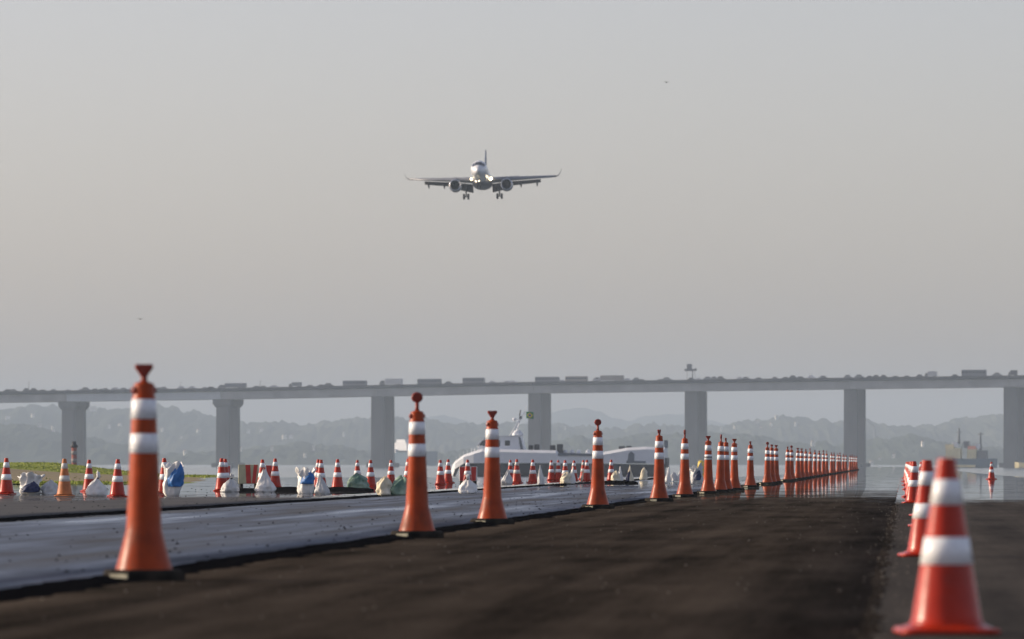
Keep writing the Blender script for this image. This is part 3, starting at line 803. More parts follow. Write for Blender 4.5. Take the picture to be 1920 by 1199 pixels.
# cream-coloured workboat at the right, seen at an angle
d = 2000.0; s = F / d
def vz(py): return CH - (py - HZ) / s - SEA
vessel('workboat', 'hazy cream and blue workboat with two masts behind the nearest cone', 1816, d, R(-12), 18, [
    ('hull', 'ship_blue', lambda: hull(17.5, 6, vz(866))),
    ('superstructure', 'ship_cream', lambda: MB().box((-4.6, 0, (vz(846) + vz(870)) / 2), (4.6, 5, vz(846) - vz(870))).box((-5.8, 0, vz(842.5)), (2.6, 4.0, vz(838) - vz(846)))),
    ('wheelhouse', 'ship_white', lambda: MB().box((-4.2, 0, vz(839)), (1.8, 3, vz(834) - vz(843)))),
    ('deck_house', 'ship_cream', lambda: MB().box((1.2, 0, (vz(848) + vz(868)) / 2), (2.8, 4, vz(848) - vz(868)))),
    ('funnel', 'ship_orange', lambda: MB().box((1.2, 0, vz(845)), (2.7, 3, vz(842) - vz(848) + .02), taper=0.85)),
    ('crane_cab', 'ship_white', lambda: MB().box((3.0, 0, vz(842)), (1.4, 2, 1.4))),
    ('mast', 'mast_grey', lambda: MB().tube((-3.0, 0, vz(838)), (-3.0, 0, vz(808)), 0.42, 0.25).tube((-3.8, 0, vz(816)), (-2.2, 0, vz(816)), 0.12)),
    ('mast', 'mast_grey', lambda: MB().tube((3.8, 0, vz(850)), (3.8, 0, vz(816)), 0.4, 0.22).tube((2.9, 0, vz(820)), (4.7, 0, vz(819)), 0.12)),
    ('gantry', 'mast_grey', lambda: MB().tube((-2.2, 0, vz(846)), (-1.4, 0, vz(833)), 0.1).tube((-1.4, 0, vz(833)), (0.4, 0, vz(834)), 0.12).tube((0.4, 0, vz(834)), (0.4, 0, vz(847)), 0.12).box((-0.7, 0, vz(840)), (1.4, 1.5, 2.0))),
    ('winch_house', 'mast_grey', lambda: MB().box((4.4, 0, (vz(850) + vz(868)) / 2), (3.2, 3.6, vz(850) - vz(868)), taper=0.9)),
    ('rubbing_strake', 'ship_cream', lambda: MB().box((-1.5, -2.86, 0.55), (8, 0.25, 0.7))),
], 1.5)
d = 2400.0; s = F / d
vessel('barge', 'pale yellow hull of a barge cut by the right picture edge', 1945, d, R(4), 16, [
    ('hull', 'ship_cream', lambda: hull(17, 6, vz(871))),
    ('deck_house', 'ship_white', lambda: MB().box((3, 0, vz(866)), (5, 4, 2.6))),
    ('mast', 'mast_grey', lambda: MB().tube((2.0, 0, vz(866)), (2.0, 0, vz(848)), 0.12)),
], 1.2)
d = 2700.0; s = F / d
vessel('cargo_ship', 'faint grey ship with white upper deck beside the third bridge pier', 760, d, R(-52), 40, [
    ('hull', 'ship_blue', lambda: hull(34, 10, vz(853))),
    ('bulwark', 'ship_white', lambda: MB().rings([[Vector((x, -w, vz(853) * k - .3)), Vector((x, w, vz(853) * k - .3)), Vector((x, w * 1.04, vz(853) * k + 1.2)), Vector((x, -w * 1.04, vz(853) * k + 1.2))] for x, w, k in ((-17.3, 0.5, 1.25), (-14.4, 2.5, 1.15), (-8.6, 4.7, 1.04), (0, 5.15, 1.0))], smooth=False)),
    ('superstructure', 'ship_white', lambda: MB().box((2.0, 0, vz(843)), (9, 8.4, vz(836) - vz(851))).box((1.4, 0, vz(833)), (6, 7, vz(829) - vz(836)))),
    ('window_row', 'dark_glass', lambda: MB().box((-1.63, 0, vz(832)), (0.08, 6.2, 0.7))),
    ('mast', 'mast_grey', lambda: MB().tube((2, 0, vz(830)), (2, 0, vz(816)), 0.3, 0.15).tube((2, -1.6, vz(823)), (2, 1.6, vz(823)), 0.12)),
], 1.75)
# beacon, buoy, harbour crane
p = P(139, 0, 1000); p.z = SEA
t = thing('channel_beacon', 'small red and white striped beacon post behind the grass bank', 'beacon', p)
MB().lathe([(0.42, -1), (0.42, 4.9)], 14).build('pile', 'beacon_red', t)
for z in (2.6, 3.8): MB().lathe([(0.43, z), (0.43, z + 0.6)], 14).build('white_band', 'beacon_white', t)
MB().lathe([(0.42, 4.9), (0.6, 5.0), (0.6, 5.25), (0.35, 5.4), (0.3, 5.9)], 14).build('lantern', 'ship_dark', t)
p = P(1315, 0, 900); p.z = SEA
t = thing('marker_buoy', 'yellow buoy in the bay behind the gap right of the sixth tall cone', 'buoy', p)
MB().lathe([(0.3, -0.4), (1.0, 0), (1.05, 0.6), (0.8, 0.8)], 16).build('float', 'buoy_yellow', t)
MB().lathe([(0.55, 0.8), (0.5, 2.2), (0.45, 2.75), (0.1, 2.9)], 12).build('tower', 'buoy_yellow', t)
p = P(1640, 0, 7600); p.z = SEA
t = thing('harbour_crane', 'thin faint harbour crane against the sky right of the sixth pier', 'crane', p)
cz = lambda py: CH - (py - HZ) / F * 7600 - SEA
MB().tube((2, 0, 0), (0, 0, cz(800)), 2.0, 1.4).build('tower', 'mast_grey', t)
MB().tube((0, 0, cz(801)), (-14, 0, cz(781)), 0.8, 0.5).build('jib', 'mast_grey', t)
MB().tube((-14, 0, cz(781)), (-15, 0, cz(786)), 0.4).build('jib_tip', 'mast_grey', t)

# ================================================================== AIRCRAFT (nose to -y, metres)
plane = thing('passenger_jet', 'white twin-engine passenger jet landing with lights on and wheels down', 'airplane')
fus = []
n = 28
def fring(y, w, h, zc, flat=0.0):
    r = []
    for i in range(n):
        a = 2 * math.pi * i / n
        x, z = math.sin(a) * w, -math.cos(a) * h
        r.append(Vector((x, y, zc + z)))
    return r
for y, w, h, zc in ((-17.6, 0.05, 0.05, -0.62), (-17.4, 0.34, 0.33, -0.58), (-16.9, 0.66, 0.66, -0.50), (-16.2, 0.95, 0.95, -0.38), (-15.4, 1.18, 1.22, -0.24), (-14.5, 1.36, 1.47, -0.10), (-13.2, 1.48, 1.63, -0.02), (-11.5, 1.50, 1.68, 0), (0, 1.50, 1.68, 0), (9, 1.50, 1.68, 0), (13, 1.30, 1.38, 0.28), (17, 0.80, 0.85, 0.72), (20, 0.30, 0.36, 1.08), (20.9, 0.08, 0.1, 1.2)):
    fus.append(fring(y, w, h, zc))
fuselage = MB().rings(fus).build('fuselage', 'plane_white', plane)
# cockpit glazing wrapped on the nose
def nose_at(y):
    tab = [(-17.6, .05, .05, -.62), (-17.4, .34, .33, -.58), (-16.9, .66, .66, -.5), (-16.2, .95, .95, -.38), (-15.4, 1.18, 1.22, -.24), (-14.5, 1.36, 1.47, -.10), (-13.2, 1.48, 1.63, -.02)]
    for a, b in zip(tab, tab[1:]):
        if a[0] <= y <= b[0]:
            t = (y - a[0]) / (b[0] - a[0]); return [a[k] + (b[k] - a[k]) * t for k in (1, 2, 3)]
    return tab[-1][1:]
for k, (a0, a1) in enumerate(((-63, -33), (-31, -1.2), (1.2, 31), (33, 63))):
    mb = MB(); m_ = 5
    for row, y in enumerate((-16.35, -15.7, -15.0)):
        w, h, zc = nose_at(y)
        for i in range(m_):
            a = R(a0 + (a1 - a0) * i / (m_ - 1))
            yy = y + 0.62 * (abs(a) / R(63)) ** 2
            w2, h2, zc2 = nose_at(yy)
            mb.v.append(Vector((math.sin(a) * (w2 + 0.03), yy - 0.02, zc2 + math.cos(a) * (h2 + 0.03))))
    for row in range(2):
        for i in range(m_ - 1): mb.face([row * m_ + i, row * m_ + i + 1, (row + 1) * m_ + i + 1, (row + 1) * m_ + i], True)
    mb.build('cockpit_window', 'dark_glass', fuselage)
# belly fairing
rr = [fring(y, w, h, zc) for y, w, h, zc in ((-6.5, 0.4, 0.2, -1.45), (-5, 1.3, 0.7, -1.35), (-2.5, 1.75, 1.0, -1.25), (2.5, 1.8, 1.05, -1.25), (5.5, 1.4, 0.8, -1.2), (7.5, 0.5, 0.3, -1.2))]
MB().rings(rr).build('belly_fairing', 'plane_belly', plane)
def airfoil(x, y_le, chord, z, thick, tw=0.0):
    prof = [(0.0, 0.0), (0.05, 0.45), (0.2, 0.62), (0.45, 0.58), (0.75, 0.30), (1.0, 0.02), (0.75, -0.12), (0.45, -0.30), (0.2, -0.38), (0.05, -0.28)]
    out = []
    for c, t in prof:
        yy, zz = c * chord, t * thick
        out.append(Vector((x, y_le + yy * math.cos(tw) + zz * math.sin(tw), z + zz * math.cos(tw) - yy * math.sin(tw))))
    return out
WZ = -1.05
def wz(x): return WZ + (abs(x) - 1.4) * 0.078
def wle(x): return -4.6 + (abs(x) - 1.4) * 0.50
def wch(x):
    a = abs(x)
    return 6.6 - (a - 1.4) * (0.74 if a < 5 else 0.0) if a < 5 else 3.93 - (a - 5) * 0.285
for sx in (-1, 1):
    sec = [airfoil(sx * x, wle(x), wch(x), wz(x), 0.95 - x * 0.045, R(1.0)) for x in (1.0, 3.0, 5.0, 8.0, 11.0, 13.4)]
    wing = MB().rings(sec, smooth=True).build('wing', 'plane_grey', plane)
    x0 = 13.4
    sec = [airfoil(sx * x, wle(x0) + yo, ch, z, 0.14) for x, yo, ch, z in ((13.38, 0.0, 1.5, wz(x0)), (13.85, 0.45, 1.25, wz(x0) + 0.25), (14.2, 1.0, 0.95, wz(x0) + 0.85), (14.4, 1.6, 0.6, wz(x0) + 1.5))]
    MB().rings(sec).build('winglet', 'plane_flap', wing)
    # slat along the leading edge
    sec = [airfoil(sx * x, wle(x) - 0.30, 0.55, wz(x) - 0.16, 0.26, R(-16)) for x in (2.0, 5.0, 8.5, 12.6)]
    MB().rings(sec).build('slat', 'plane_grey', wing)
    # flaps hanging from the trailing edge
    for xa, xb, ch, tilt in ((1.75, 4.9, 2.3, 38), (5.0, 10.6, 1.25, 30)):
        sec = []
        for x in (xa, xb):
            ch2 = ch * (1 - 0.25 * (x - xa) / (xb - xa))
            sec.append(airfoil(sx * x, wle(x) + wch(x) - 0.28, ch2, wz(x) - 0.26, 0.26, R(tilt)))
        MB().rings(sec).build('flap', 'plane_flap', wing)
    for x in (3.1, 7.0, 9.9):
        rr = []
        for f, r in ((0, 0.04), (0.25, 0.15), (0.6, 0.17), (1.0, 0.03)):
            yc = wle(x) + wch(x) * 0.62 + f * 2.9
            zc = wz(x) - 0.35 - f * (0.95 if x > 4 else 1.2)
            rr.append([Vector((sx * x + math.cos(t) * r, yc, zc + math.sin(t) * r * 1.9)) for t in [2 * math.pi * i / 10 for i in range(10)]])
        MB().rings(rr).build('flap_track_fairing', 'plane_flap', wing)
    # engine
    ex, ez, ey = sx * 4.66, -2.15, -6.6
    prof = [(0.86, 0.25), (0.84, 0.12), (0.90, 0.02), (0.98, 0.0), (1.06, 0.12), (1.14, 0.6), (1.17, 1.3), (1.12, 2.2), (0.98, 3.0), (0.74, 3.3)]
    def ylathe(prof, nn=28):
        return [[Vector((ex + math.cos(2 * math.pi * i / nn) * r, ey + y, ez + math.sin(2 * math.pi * i / nn) * r)) for i in range(nn)] for r, y in prof]
    eng = MB().rings(ylathe(prof[4:]), cap0=False, cap1=True).build('engine', 'plane_grey', plane)
    MB().rings(ylathe([(0.86, 0.9), (0.85, 0.3), (0.84, 0.12), (0.90, 0.02), (0.98, 0.0), (1.062, 0.122)]), cap0=False, cap1=False).build('intake_lip', 'nacelle_lip', eng)
    MB().rings(ylathe([(0.855, 0.88), (0.3, 0.86), (0.02, 0.55)])).build('fan', 'fan_dark', eng)
    MB().prism([(ey + 1.0, ez + 0.95), (ey + 4.8, ez + 0.8), (ey + 5.4, ez + 1.3), (ey + 2.2, ez + 1.35)], -0.14, 0.14)  # profile only
    py_ = MB()
    for xx in (ex - 0.14, ex + 0.14):
        py_.v += [Vector((xx, ey + 1.0, ez + 1.05)), Vector((xx, ey + 4.6, ez + 0.7)), Vector((xx, ey + 5.2, ez + 1.7)), Vector((xx, ey + 2.0, ez + 1.6))]
    for q in ((0, 1, 2, 3), (7, 6, 5, 4), (0, 4, 5, 1), (1, 5, 6, 2), (2, 6, 7, 3), (3, 7, 4, 0)): py_.face(list(q))
    py_.build('pylon', 'plane_grey', eng)
    # main gear
    gx_ = sx * 3.05; gy_ = 1.9
    MB().tube((gx_, gy_, -1.3), (gx_, gy_, -3.55), 0.15, 0.12).tube((gx_ - sx * 1.1, gy_, -1.4), (gx_, gy_, -2.6), 0.07).build('landing_gear', 'plane_flap', plane)
    lg = [c for c in plane.children if c.name.startswith('landing_gear')][-1]
    MB().tube((gx_ - 0.5, gy_, -3.5), (gx_ + 0.5, gy_, -3.5), 0.1).build('axle', 'plane_flap', lg)
    for k in (-0.40, 0.40):
        MB().lathe([(0.3, -0.17), (0.46, -0.18), (0.54, -0.1), (0.54, 0.1), (0.46, 0.18), (0.3, 0.17)], 20, (gx_ + k, gy_, -3.5), axis='x').build('wheel', 'tyre', lg)
    # horizontal tail
    sec = [airfoil(sx * x, 14.6 + (x - .5) * 0.62, 3.3 - x * 0.33, 1.0 + x * 0.09, 0.30) for x in (0.4, 3.0, 6.0)]
    MB().rings(sec).build('tailplane', 'plane_grey', plane)
# fin
rr = []
for z, y0, ch, th in ((1.2, 10.2, 8.6, 0.34), (2.6, 13.2, 5.9, 0.30), (5.0, 15.6, 4.3, 0.22), (6.6, 17.4, 2.9, 0.14)):
    rr.append([Vector((th * a, y0 + ch * c, z)) for c, a in ((0, 0), (0.1, 0.6), (0.4, 0.8), (1, 0.05), (0.4, -0.8), (0.1, -0.6))])
MB().rings(rr, smooth=False).build('tail_fin', 'plane_blue', plane)
# nose gear
ng = MB().tube((0, -13.6, -1.5), (0, -13.7, -3.0), 0.11, 0.09).build('nose_gear', 'plane_flap', plane)
for k in (-0.22, 0.22):
    MB().lathe([(0.2, -0.1), (0.32, -0.1), (0.36, -0.05), (0.36, 0.05), (0.32, 0.1), (0.2, 0.1)], 18, (k, -13.7, -3.1), axis='x').build('wheel', 'tyre', ng)
# lamps
for x, y, z, r in ((-1.75, -5.0, -0.95, 0.22), (1.75, -5.0, -0.95, 0.30), (-0.55, -13.95, -2.25, 0.10), (0.0, -13.95, -2.15, 0.10)):
    MB().lathe([(r, 0.0), (r * 0.75, -0.12), (r * 0.2, -0.17)], 16, (x, y, z), axis='y').build('landing_light', 'landing_lamp', plane)
PD = 1165.0
pc = P(904, 331, PD)
rotm = Matrix.Rotation(R(-2.2), 4, 'Z') @ Matrix.Rotation(R(-2.9), 4, 'X') @ Matrix.Rotation(R(-1.1), 4, 'Y')
plane.rotation_euler = rotm.to_euler()
plane.location = pc

# birds far off
for k, (px, py, dd, lab) in enumerate(((1250, 155, 420, 'tiny dark bird high in the sky right of the jet'), (263, 599, 420, 'tiny dark bird low in the sky above the nearest tall cone'))):
    t = thing('bird', lab, 'bird', P(px, py, dd), 0.4)
    MB().rings([[Vector((math.cos(a) * r, y, math.sin(a) * r)) for a in [i * math.pi / 3 for i in range(6)]] for y, r in ((-0.12, 0.005), (-0.06, 0.03), (0.03, 0.035), (0.14, 0.008))]).build('body', 'ship_dark', t)
    for sgn in (-1, 1):
        mb = MB(); mb.v = [Vector(p) for p in ((0, -0.04, 0.01), (sgn * .12, -.05, .06), (sgn * .26, .03, .03), (sgn * .12, .04, .055), (0, .05, 0.012))]; mb.face([0, 1, 2, 3, 4])
        w = mb.build('wing', 'ship_dark', t); sm = w.modifiers.new('solid', 'SOLIDIFY'); sm.thickness = 0.008

# ================================================================== TRAFFIC CONES
def ringy(r0, z0, r1, z1, n=40, off=0.0022):
    return MB().lathe([(r0 + off - .004, z0), (r0 + off, z0 + 0.001), (r1 + off, z1 - 0.001), (r1 + off - .004, z1)], n, cap0=False, cap1=False)
TP = [(0.183, 0.060), (0.181, 0.068), (0.172, 0.095), (0.156, 0.15), (0.138, 0.215), (0.122, 0.28), (0.1125, 0.318), (0.109, 0.335), (0.1065, 0.40), (0.0985, 0.56), (0.0895, 0.74), (0.0868, 0.793), (0.0735, 1.13), (0.0700, 1.145), (0.0655, 1.155), (0.0630, 1.215), (0.0600, 1.226), (0.030, 1.236), (0.020, 1.243)]
def trad(z):
    for (r0, z0), (r1, z1) in zip(TP, TP[1:]):
        if z0 <= z <= z1: return r0 + (r1 - r0) * (z - z0) / max(1e-6, z1 - z0)
    return TP[-1][0]
me_cache = {}
def cached(key, fn, m):
    if key not in me_cache: me_cache[key] = fn().mesh(key, MT[m])
    return me_cache[key]
def link(name, me, parent):
    o = bpy.data.objects.new(name, me); COL.objects.link(o); o.parent = parent; return o
def tall_body(): return MB().lathe(TP, 44)
def octa_base():
    mb = MB(); rr = []
    for z, k in ((0.0085, 1.0), (0.052, 1.0), (0.072, 0.95), (0.078, 0.88)):
        a, c = 0.235 * k, 0.10 * k
        rr.append([Vector((x, y, z)) for x, y in ((-a, -a + c), (-a + c, -a), (a - c, -a), (a, -a + c), (a, a - c), (a - c, a), (-a + c, a), (-a, a - c))])
    return mb.rings(rr, smooth=False)
def lit_corner():  # pale strip added for the yellowish, sunlit corner face of the base
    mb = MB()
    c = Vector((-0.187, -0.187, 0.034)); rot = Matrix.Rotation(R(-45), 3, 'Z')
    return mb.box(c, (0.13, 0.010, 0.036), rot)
def head(kind):
    mb = MB()
    if kind == 'disc':
        mb.lathe([(0.022, 1.238), (0.019, 1.26), (0.018, 1.325)], 14)
        rr = []
        for y, k in ((-0.020, 0.72), (-0.013, 0.93), (-0.006, 1.0), (0.006, 1.0), (0.013, 0.93), (0.020, 0.72)):
            rr.append([Vector((0.056 * k * math.cos(a), y, 1.366 + 0.052 * k * math.sin(a))) for a in [2 * math.pi * i / 24 for i in range(24)]])
        mb.rings(rr)
    else:
        mb.lathe([(0.022, 1.238), (0.021, 1.25), (0.019, 1.278)], 14)
        rr = []
        for y, k in ((-0.020, 0.86), (-0.012, 1.0), (0.012, 1.0), (0.020, 0.86)):
            rr.append([Vector((x * k, y, 1.31 + (z - 1.31) * k)) for x, z in ((-0.020, 1.268), (0.020, 1.268), (0.034, 1.293), (0.054, 1.318), (0.057, 1.336), (0.050, 1.346), (-0.050, 1.346), (-0.057, 1.336), (-0.054, 1.318), (-0.034, 1.293))])
        mb.rings(rr, smooth=False)
    return mb
def ear():
    mb = MB()
    rr = []
    for y in (-0.012, 0.012):
        rr.append([Vector((0.066 + x, y, 1.185 + z)) for x, z in ((-0.012, -0.026), (0.010, -0.020), (0.016, 0.0), (0.010, 0.020), (-0.012, 0.026))])
    return mb.rings(rr, smooth=False)
def tall_cone(loc, rz, kind, hrot, label, strap=False, tilt=0.0, s=1.0):
    t = thing('tall_traffic_cone', label, 'traffic cone', loc, rz, 'tall orange cones in the long row')
    t.rotation_euler = (0, tilt, rz); t.scale = (s, s, s)
    link('base', cached('cone_base', octa_base, 'rubber'), t)
    link('body', cached('cone_body', tall_body, 'cone_tall'), t)
    link('reflective_band', cached('band_low', lambda: ringy(trad(.795), .795, trad(.917), .917), 'band'), t)
    link('reflective_band', cached('band_high', lambda: ringy(trad(1.007), 1.007, trad(1.13), 1.13), 'band'), t)
    link('lit_corner', cached('lit_corner', lit_corner, 'lit_corner_cream'), t)
    h = link('tape_head', cached('head_' + kind, lambda: head(kind), 'cone_head'), t); h.rotation_euler = (0, 0, hrot - rz)
    for k in (0, math.pi):
        e = link('lug', cached('lug', ear, 'cone_head'), t); e.rotation_euler = (0, 0, k + hrot - rz + 0.35)
    if strap: link('strap', cached('strap', lambda: ringy(trad(.845), .845, trad(.872), .872, off=.006), 'strap'), t)
    return t
FACE, EDGE_ = 0.0, 1.45
tall = [(270, 1089, 'fan', 0.15, 'nearest tall orange cone at the left with fan-shaped top'),
        (782, 1009, 'disc', 0.1, 'tall orange cone with round ball-like top left of the ferry'),
        (923, 983.5, 'fan', 0.25, 'tall orange cone standing in front of the ferry wheelhouse'),
        (1121, 954.5, 'disc', 0.2, 'tall orange cone with round top in front of the ferry stern half'),
        (1236, 941, 'fan', 1.2, 'tall orange cone at the stern end of the ferry'),
        (1284, 933, 'disc', 1.35, 'tall orange cone below the fifth bridge pier from the left'),
        (1328, 926.5, 'fan', 0.1, 'tall orange cone with a black strap round its lower white band'),
        (1350, 923.5, 'disc', 1.4, 'left one of two touching tall cones right of the strapped cone'),
        (1361, 922, 'fan', 1.4, 'right one of two touching tall cones right of the strapped cone'),
        (1377, 920, 'fan', 0.2, 'tall cone with fan top at the right end of the four-cone cluster'),
        (1407, 914.5, 'fan', 1.25, 'lone tall orange cone with gaps on both sides mid row')]
for i, (px, py, kind, hr, lab) in enumerate(tall):
    p = gnd(px, py, 0.008); p.z = 0.0
    tall_cone(p, 0.22 + 0.25 * n1(i * 3.1, 2), kind, hr, lab, strap=(i == 6), tilt=R(1.2) if i == 7 else R(0.6) * n1(i, 7))
farx = [1439, 1447, 1455, 1477, 1484, 1496, 1503, 1511, 1519, 1528, 1536, 1544, 1550, 1559, 1563.5, 1571, 1575, 1581, 1586, 1594, 1598, 1602, 1606]
fk = ['disc', 'fan', 'fan', 'fan', 'disc', 'fan', 'fan', 'fan', 'disc', 'fan', 'fan', 'disc']
for i, px in enumerate(farx):
    v = F * 4.53 / (VPX - px)
    p = uv(-4.53, v, 0.0)
    tall_cone(p, random.uniform(-.5, .5), fk[i % 12], random.uniform(0, 1.5), '%s tall orange cone from the near end of the long row' % ordn(i + 12), tilt=R(0.8) * n1(i * 2.2, 3))

# short cones
SP = [(0.212, 0.012), (0.214, 0.02), (0.205, 0.030), (0.188, 0.034), (0.168, 0.046), (0.156, 0.060), (0.150, 0.080), (0.113, 0.307), (0.0935, 0.425), (0.0705, 0.564), (0.0526, 0.674), (0.0400, 0.748), (0.0385, 0.758), (0.034, 0.764), (0.024, 0.764), (0.022, 0.74)]
def srad(z):
    for (r0, z0), (r1, z1) in zip(SP[5:], SP[6:]):
        if z0 <= z <= z1: return r0 + (r1 - r0) * (z - z0) / (z1 - z0)
    return .1
def short_body(): return MB().lathe(SP[4:], 40, cap0=True)
def short_base():
    mb = MB(); rr = []
    def sq(h, c, z, up=0.0):
        pts = []
        for sx, sy, a0 in ((1, 1, 0), (-1, 1, 90), (-1, -1, 180), (1, -1, 270)):
            for k in range(5):
                a = R(a0 + k * 22.5); pts.append(Vector((sx * (h - c) + c * math.cos(a), sy * (h - c) + c * math.sin(a), z + (up if k in (1, 2, 3) else 0.0))))
        return pts
    rr = [sq(0.195, .06, 0.0085), sq(0.214, .065, 0.012), sq(0.217, .065, 0.022, .003), sq(0.208, .06, 0.032, .003), sq(0.19, .08, 0.034), sq(0.172, .12, 0.046), sq(0.15, .14, 0.055)]
    return mb.rings(rr, smooth=True)
def short_cone(loc, rz, label, group, m='cone_red', bm='band', s=1.0, tilt=0.0, flange=1.0):
    t = thing('short_traffic_cone', label, 'traffic cone', loc, rz, group)
    t.scale = (s, s, s); t.rotation_euler = (0, tilt, rz)
    link('base', cached('sbase_' + m, short_base, m), t).scale = (flange, flange, 1)
    link('body', cached('sbody_' + m, short_body, m), t)
    link('reflective_band', cached('sband_low' + bm, lambda: ringy(srad(.307), .307, srad(.425), .425), bm), t)
    link('reflective_band', cached('sband_high' + bm, lambda: ringy(srad(.564), .564, srad(.674), .674), bm), t)
    return t
right = [(1775, 1189), (1738, 1044), (1739, 988), (1735, 968), (1714, 944), (1710, 932), (1707, 918), (1704, 910), (1701.5, 903), (1700, 897)]
for i, (px, py) in enumerate(right):
    p = gnd(px, py, 0.0); p.z = -0.0075
    lab = 'nearest short red cone, large and blurred at the right edge' if i == 0 else '%s short red cone from the front in the right-hand row' % ordn(i + 1)
    short_cone(p, R(20) * n1(i * 1.7, 5) + .05, lab, 'short cones in the right-hand row')
p = gnd(1727, 903); p.z = -0.0075
short_cone(p, 0.2, 'small far short cone showing between two nearer cones of the right-hand row', 'short cones in the right-hand row')
p = gnd(1859, 899); p.z = zf(p.x - SH * p.y, p.y) - .0075
short_cone(p, 0.2, 'lone tiny cone standing apart just left of the rightmost bridge pier', 'short cones in the right-hand row')
LZ = 0.0545
left = [(12, 927), (121, 931), (167, 922), (220, 932), (308, 926), (416, 921), (422, 919), (492, 918), (516, 914), (597, 916), (602, 918), (633, 917), (670, 907), (695, 914), (733, 908), (765, 912), (826, 909), (840, 906), (877, 909), (957, 903), (969, 906), (999, 906), (1034, 901), (1047, 901), (1060, 906), (1076, 903), (1094, 899), (1100, 903), (1146, 902)]
for i, (px, py) in enumerate(left):
    d = F * (CH - 0.062) / (py - HZ); p = Vector(((px - 960) / F * d, d, LZ + zf((px - 960) / F * d - SH * d, d)))
    short_cone(p, random.uniform(-.6, .6), '%s short red and white cone from the left edge beyond the dark lane' % ordn(i + 1), 'short cones on the outer lane',
               m='cone_faded' if i == 1 else 'cone_red', bm='band_dirty' if i in (1, 20, 26) else 'band', s=random.uniform(.97, 1.03), tilt=R(2.0) * n1(i * 1.9, 4), flange=0.8)

# ================================================================== SACKS AND BARRIERS
PROF = {
    'onion': [(0.0, 0.80), (0.06, 0.97), (0.2, 1.0), (0.38, 0.86), (0.55, 0.58), (0.68, 0.30), (0.76, 0.14), (0.80, 0.10), (0.84, 0.13), (0.93, 0.20), (1.0, 0.16)],
    'peak': [(0.0, 0.85), (0.08, 1.0), (0.25, 0.96), (0.45, 0.74), (0.65, 0.48), (0.82, 0.30), (0.94, 0.20), (1.0, 0.08)],
    'slump': [(0.0, 0.88), (0.1, 1.0), (0.35, 1.0), (0.6, 0.88), (0.8, 0.62), (0.93, 0.34), (1.0, 0.10)],
    'open': [(0.0, 0.72), (0.08, 0.84), (0.3, 0.90), (0.55, 0.82), (0.75, 0.86), (0.92, 0.98), (1.0, 1.0), (0.96, 0.92), (0.75, 0.74), (0.62, 0.35)],
}
def sack_mesh(kind, w, h, seed, lean=0.0, jag=0.0):
    mb = MB(); n = 36; rr = []
    pr = PROF[kind]; fine = []
    for (a, ra), (b, rb) in zip(pr, pr[1:]):
        for k in range(3): fine.append((a + (b - a) * k / 3, ra + (rb - ra) * k / 3))
    fine.append(pr[-1])
    for z, r in fine:
        ring = []
        for i in range(n):
            a = 2 * math.pi * i / n
            fold = 0.05 + 0.16 * max(0, z - 0.35)
            k = 1 + 0.30 * n1(math.cos(a) * 1.3 + seed, math.sin(a) * 1.3, z * 2.2 + seed) + fold * math.sin(a * 7 + seed * 3 + 2 * math.sin(z * 5)) + 0.14 * n1(math.cos(a) * 4 + seed, math.sin(a) * 4, z * 7) - 0.34 * (abs(n1(math.cos(a) * 2.4 + seed, math.sin(a) * 2.4, z * 3.5 + seed)) - 0.2)
            zz = z * h * (1 + 0.16 * n1(math.cos(a) * 1.5, math.sin(a) * 1.5 + seed, 3.3) * (z > 0.15))
            if jag and z > 0.7: zz += h * jag * n1(a * 1.6 + seed * 2, 1.5) * (z - 0.7) / 0.3
            ring.append(Vector((math.cos(a) * r * k * w / 2 + lean * h * z * z, math.sin(a) * r * k * w / 2 * 0.8, max(0.0, zz))))
        rr.append(ring)
    return mb.rings(rr)
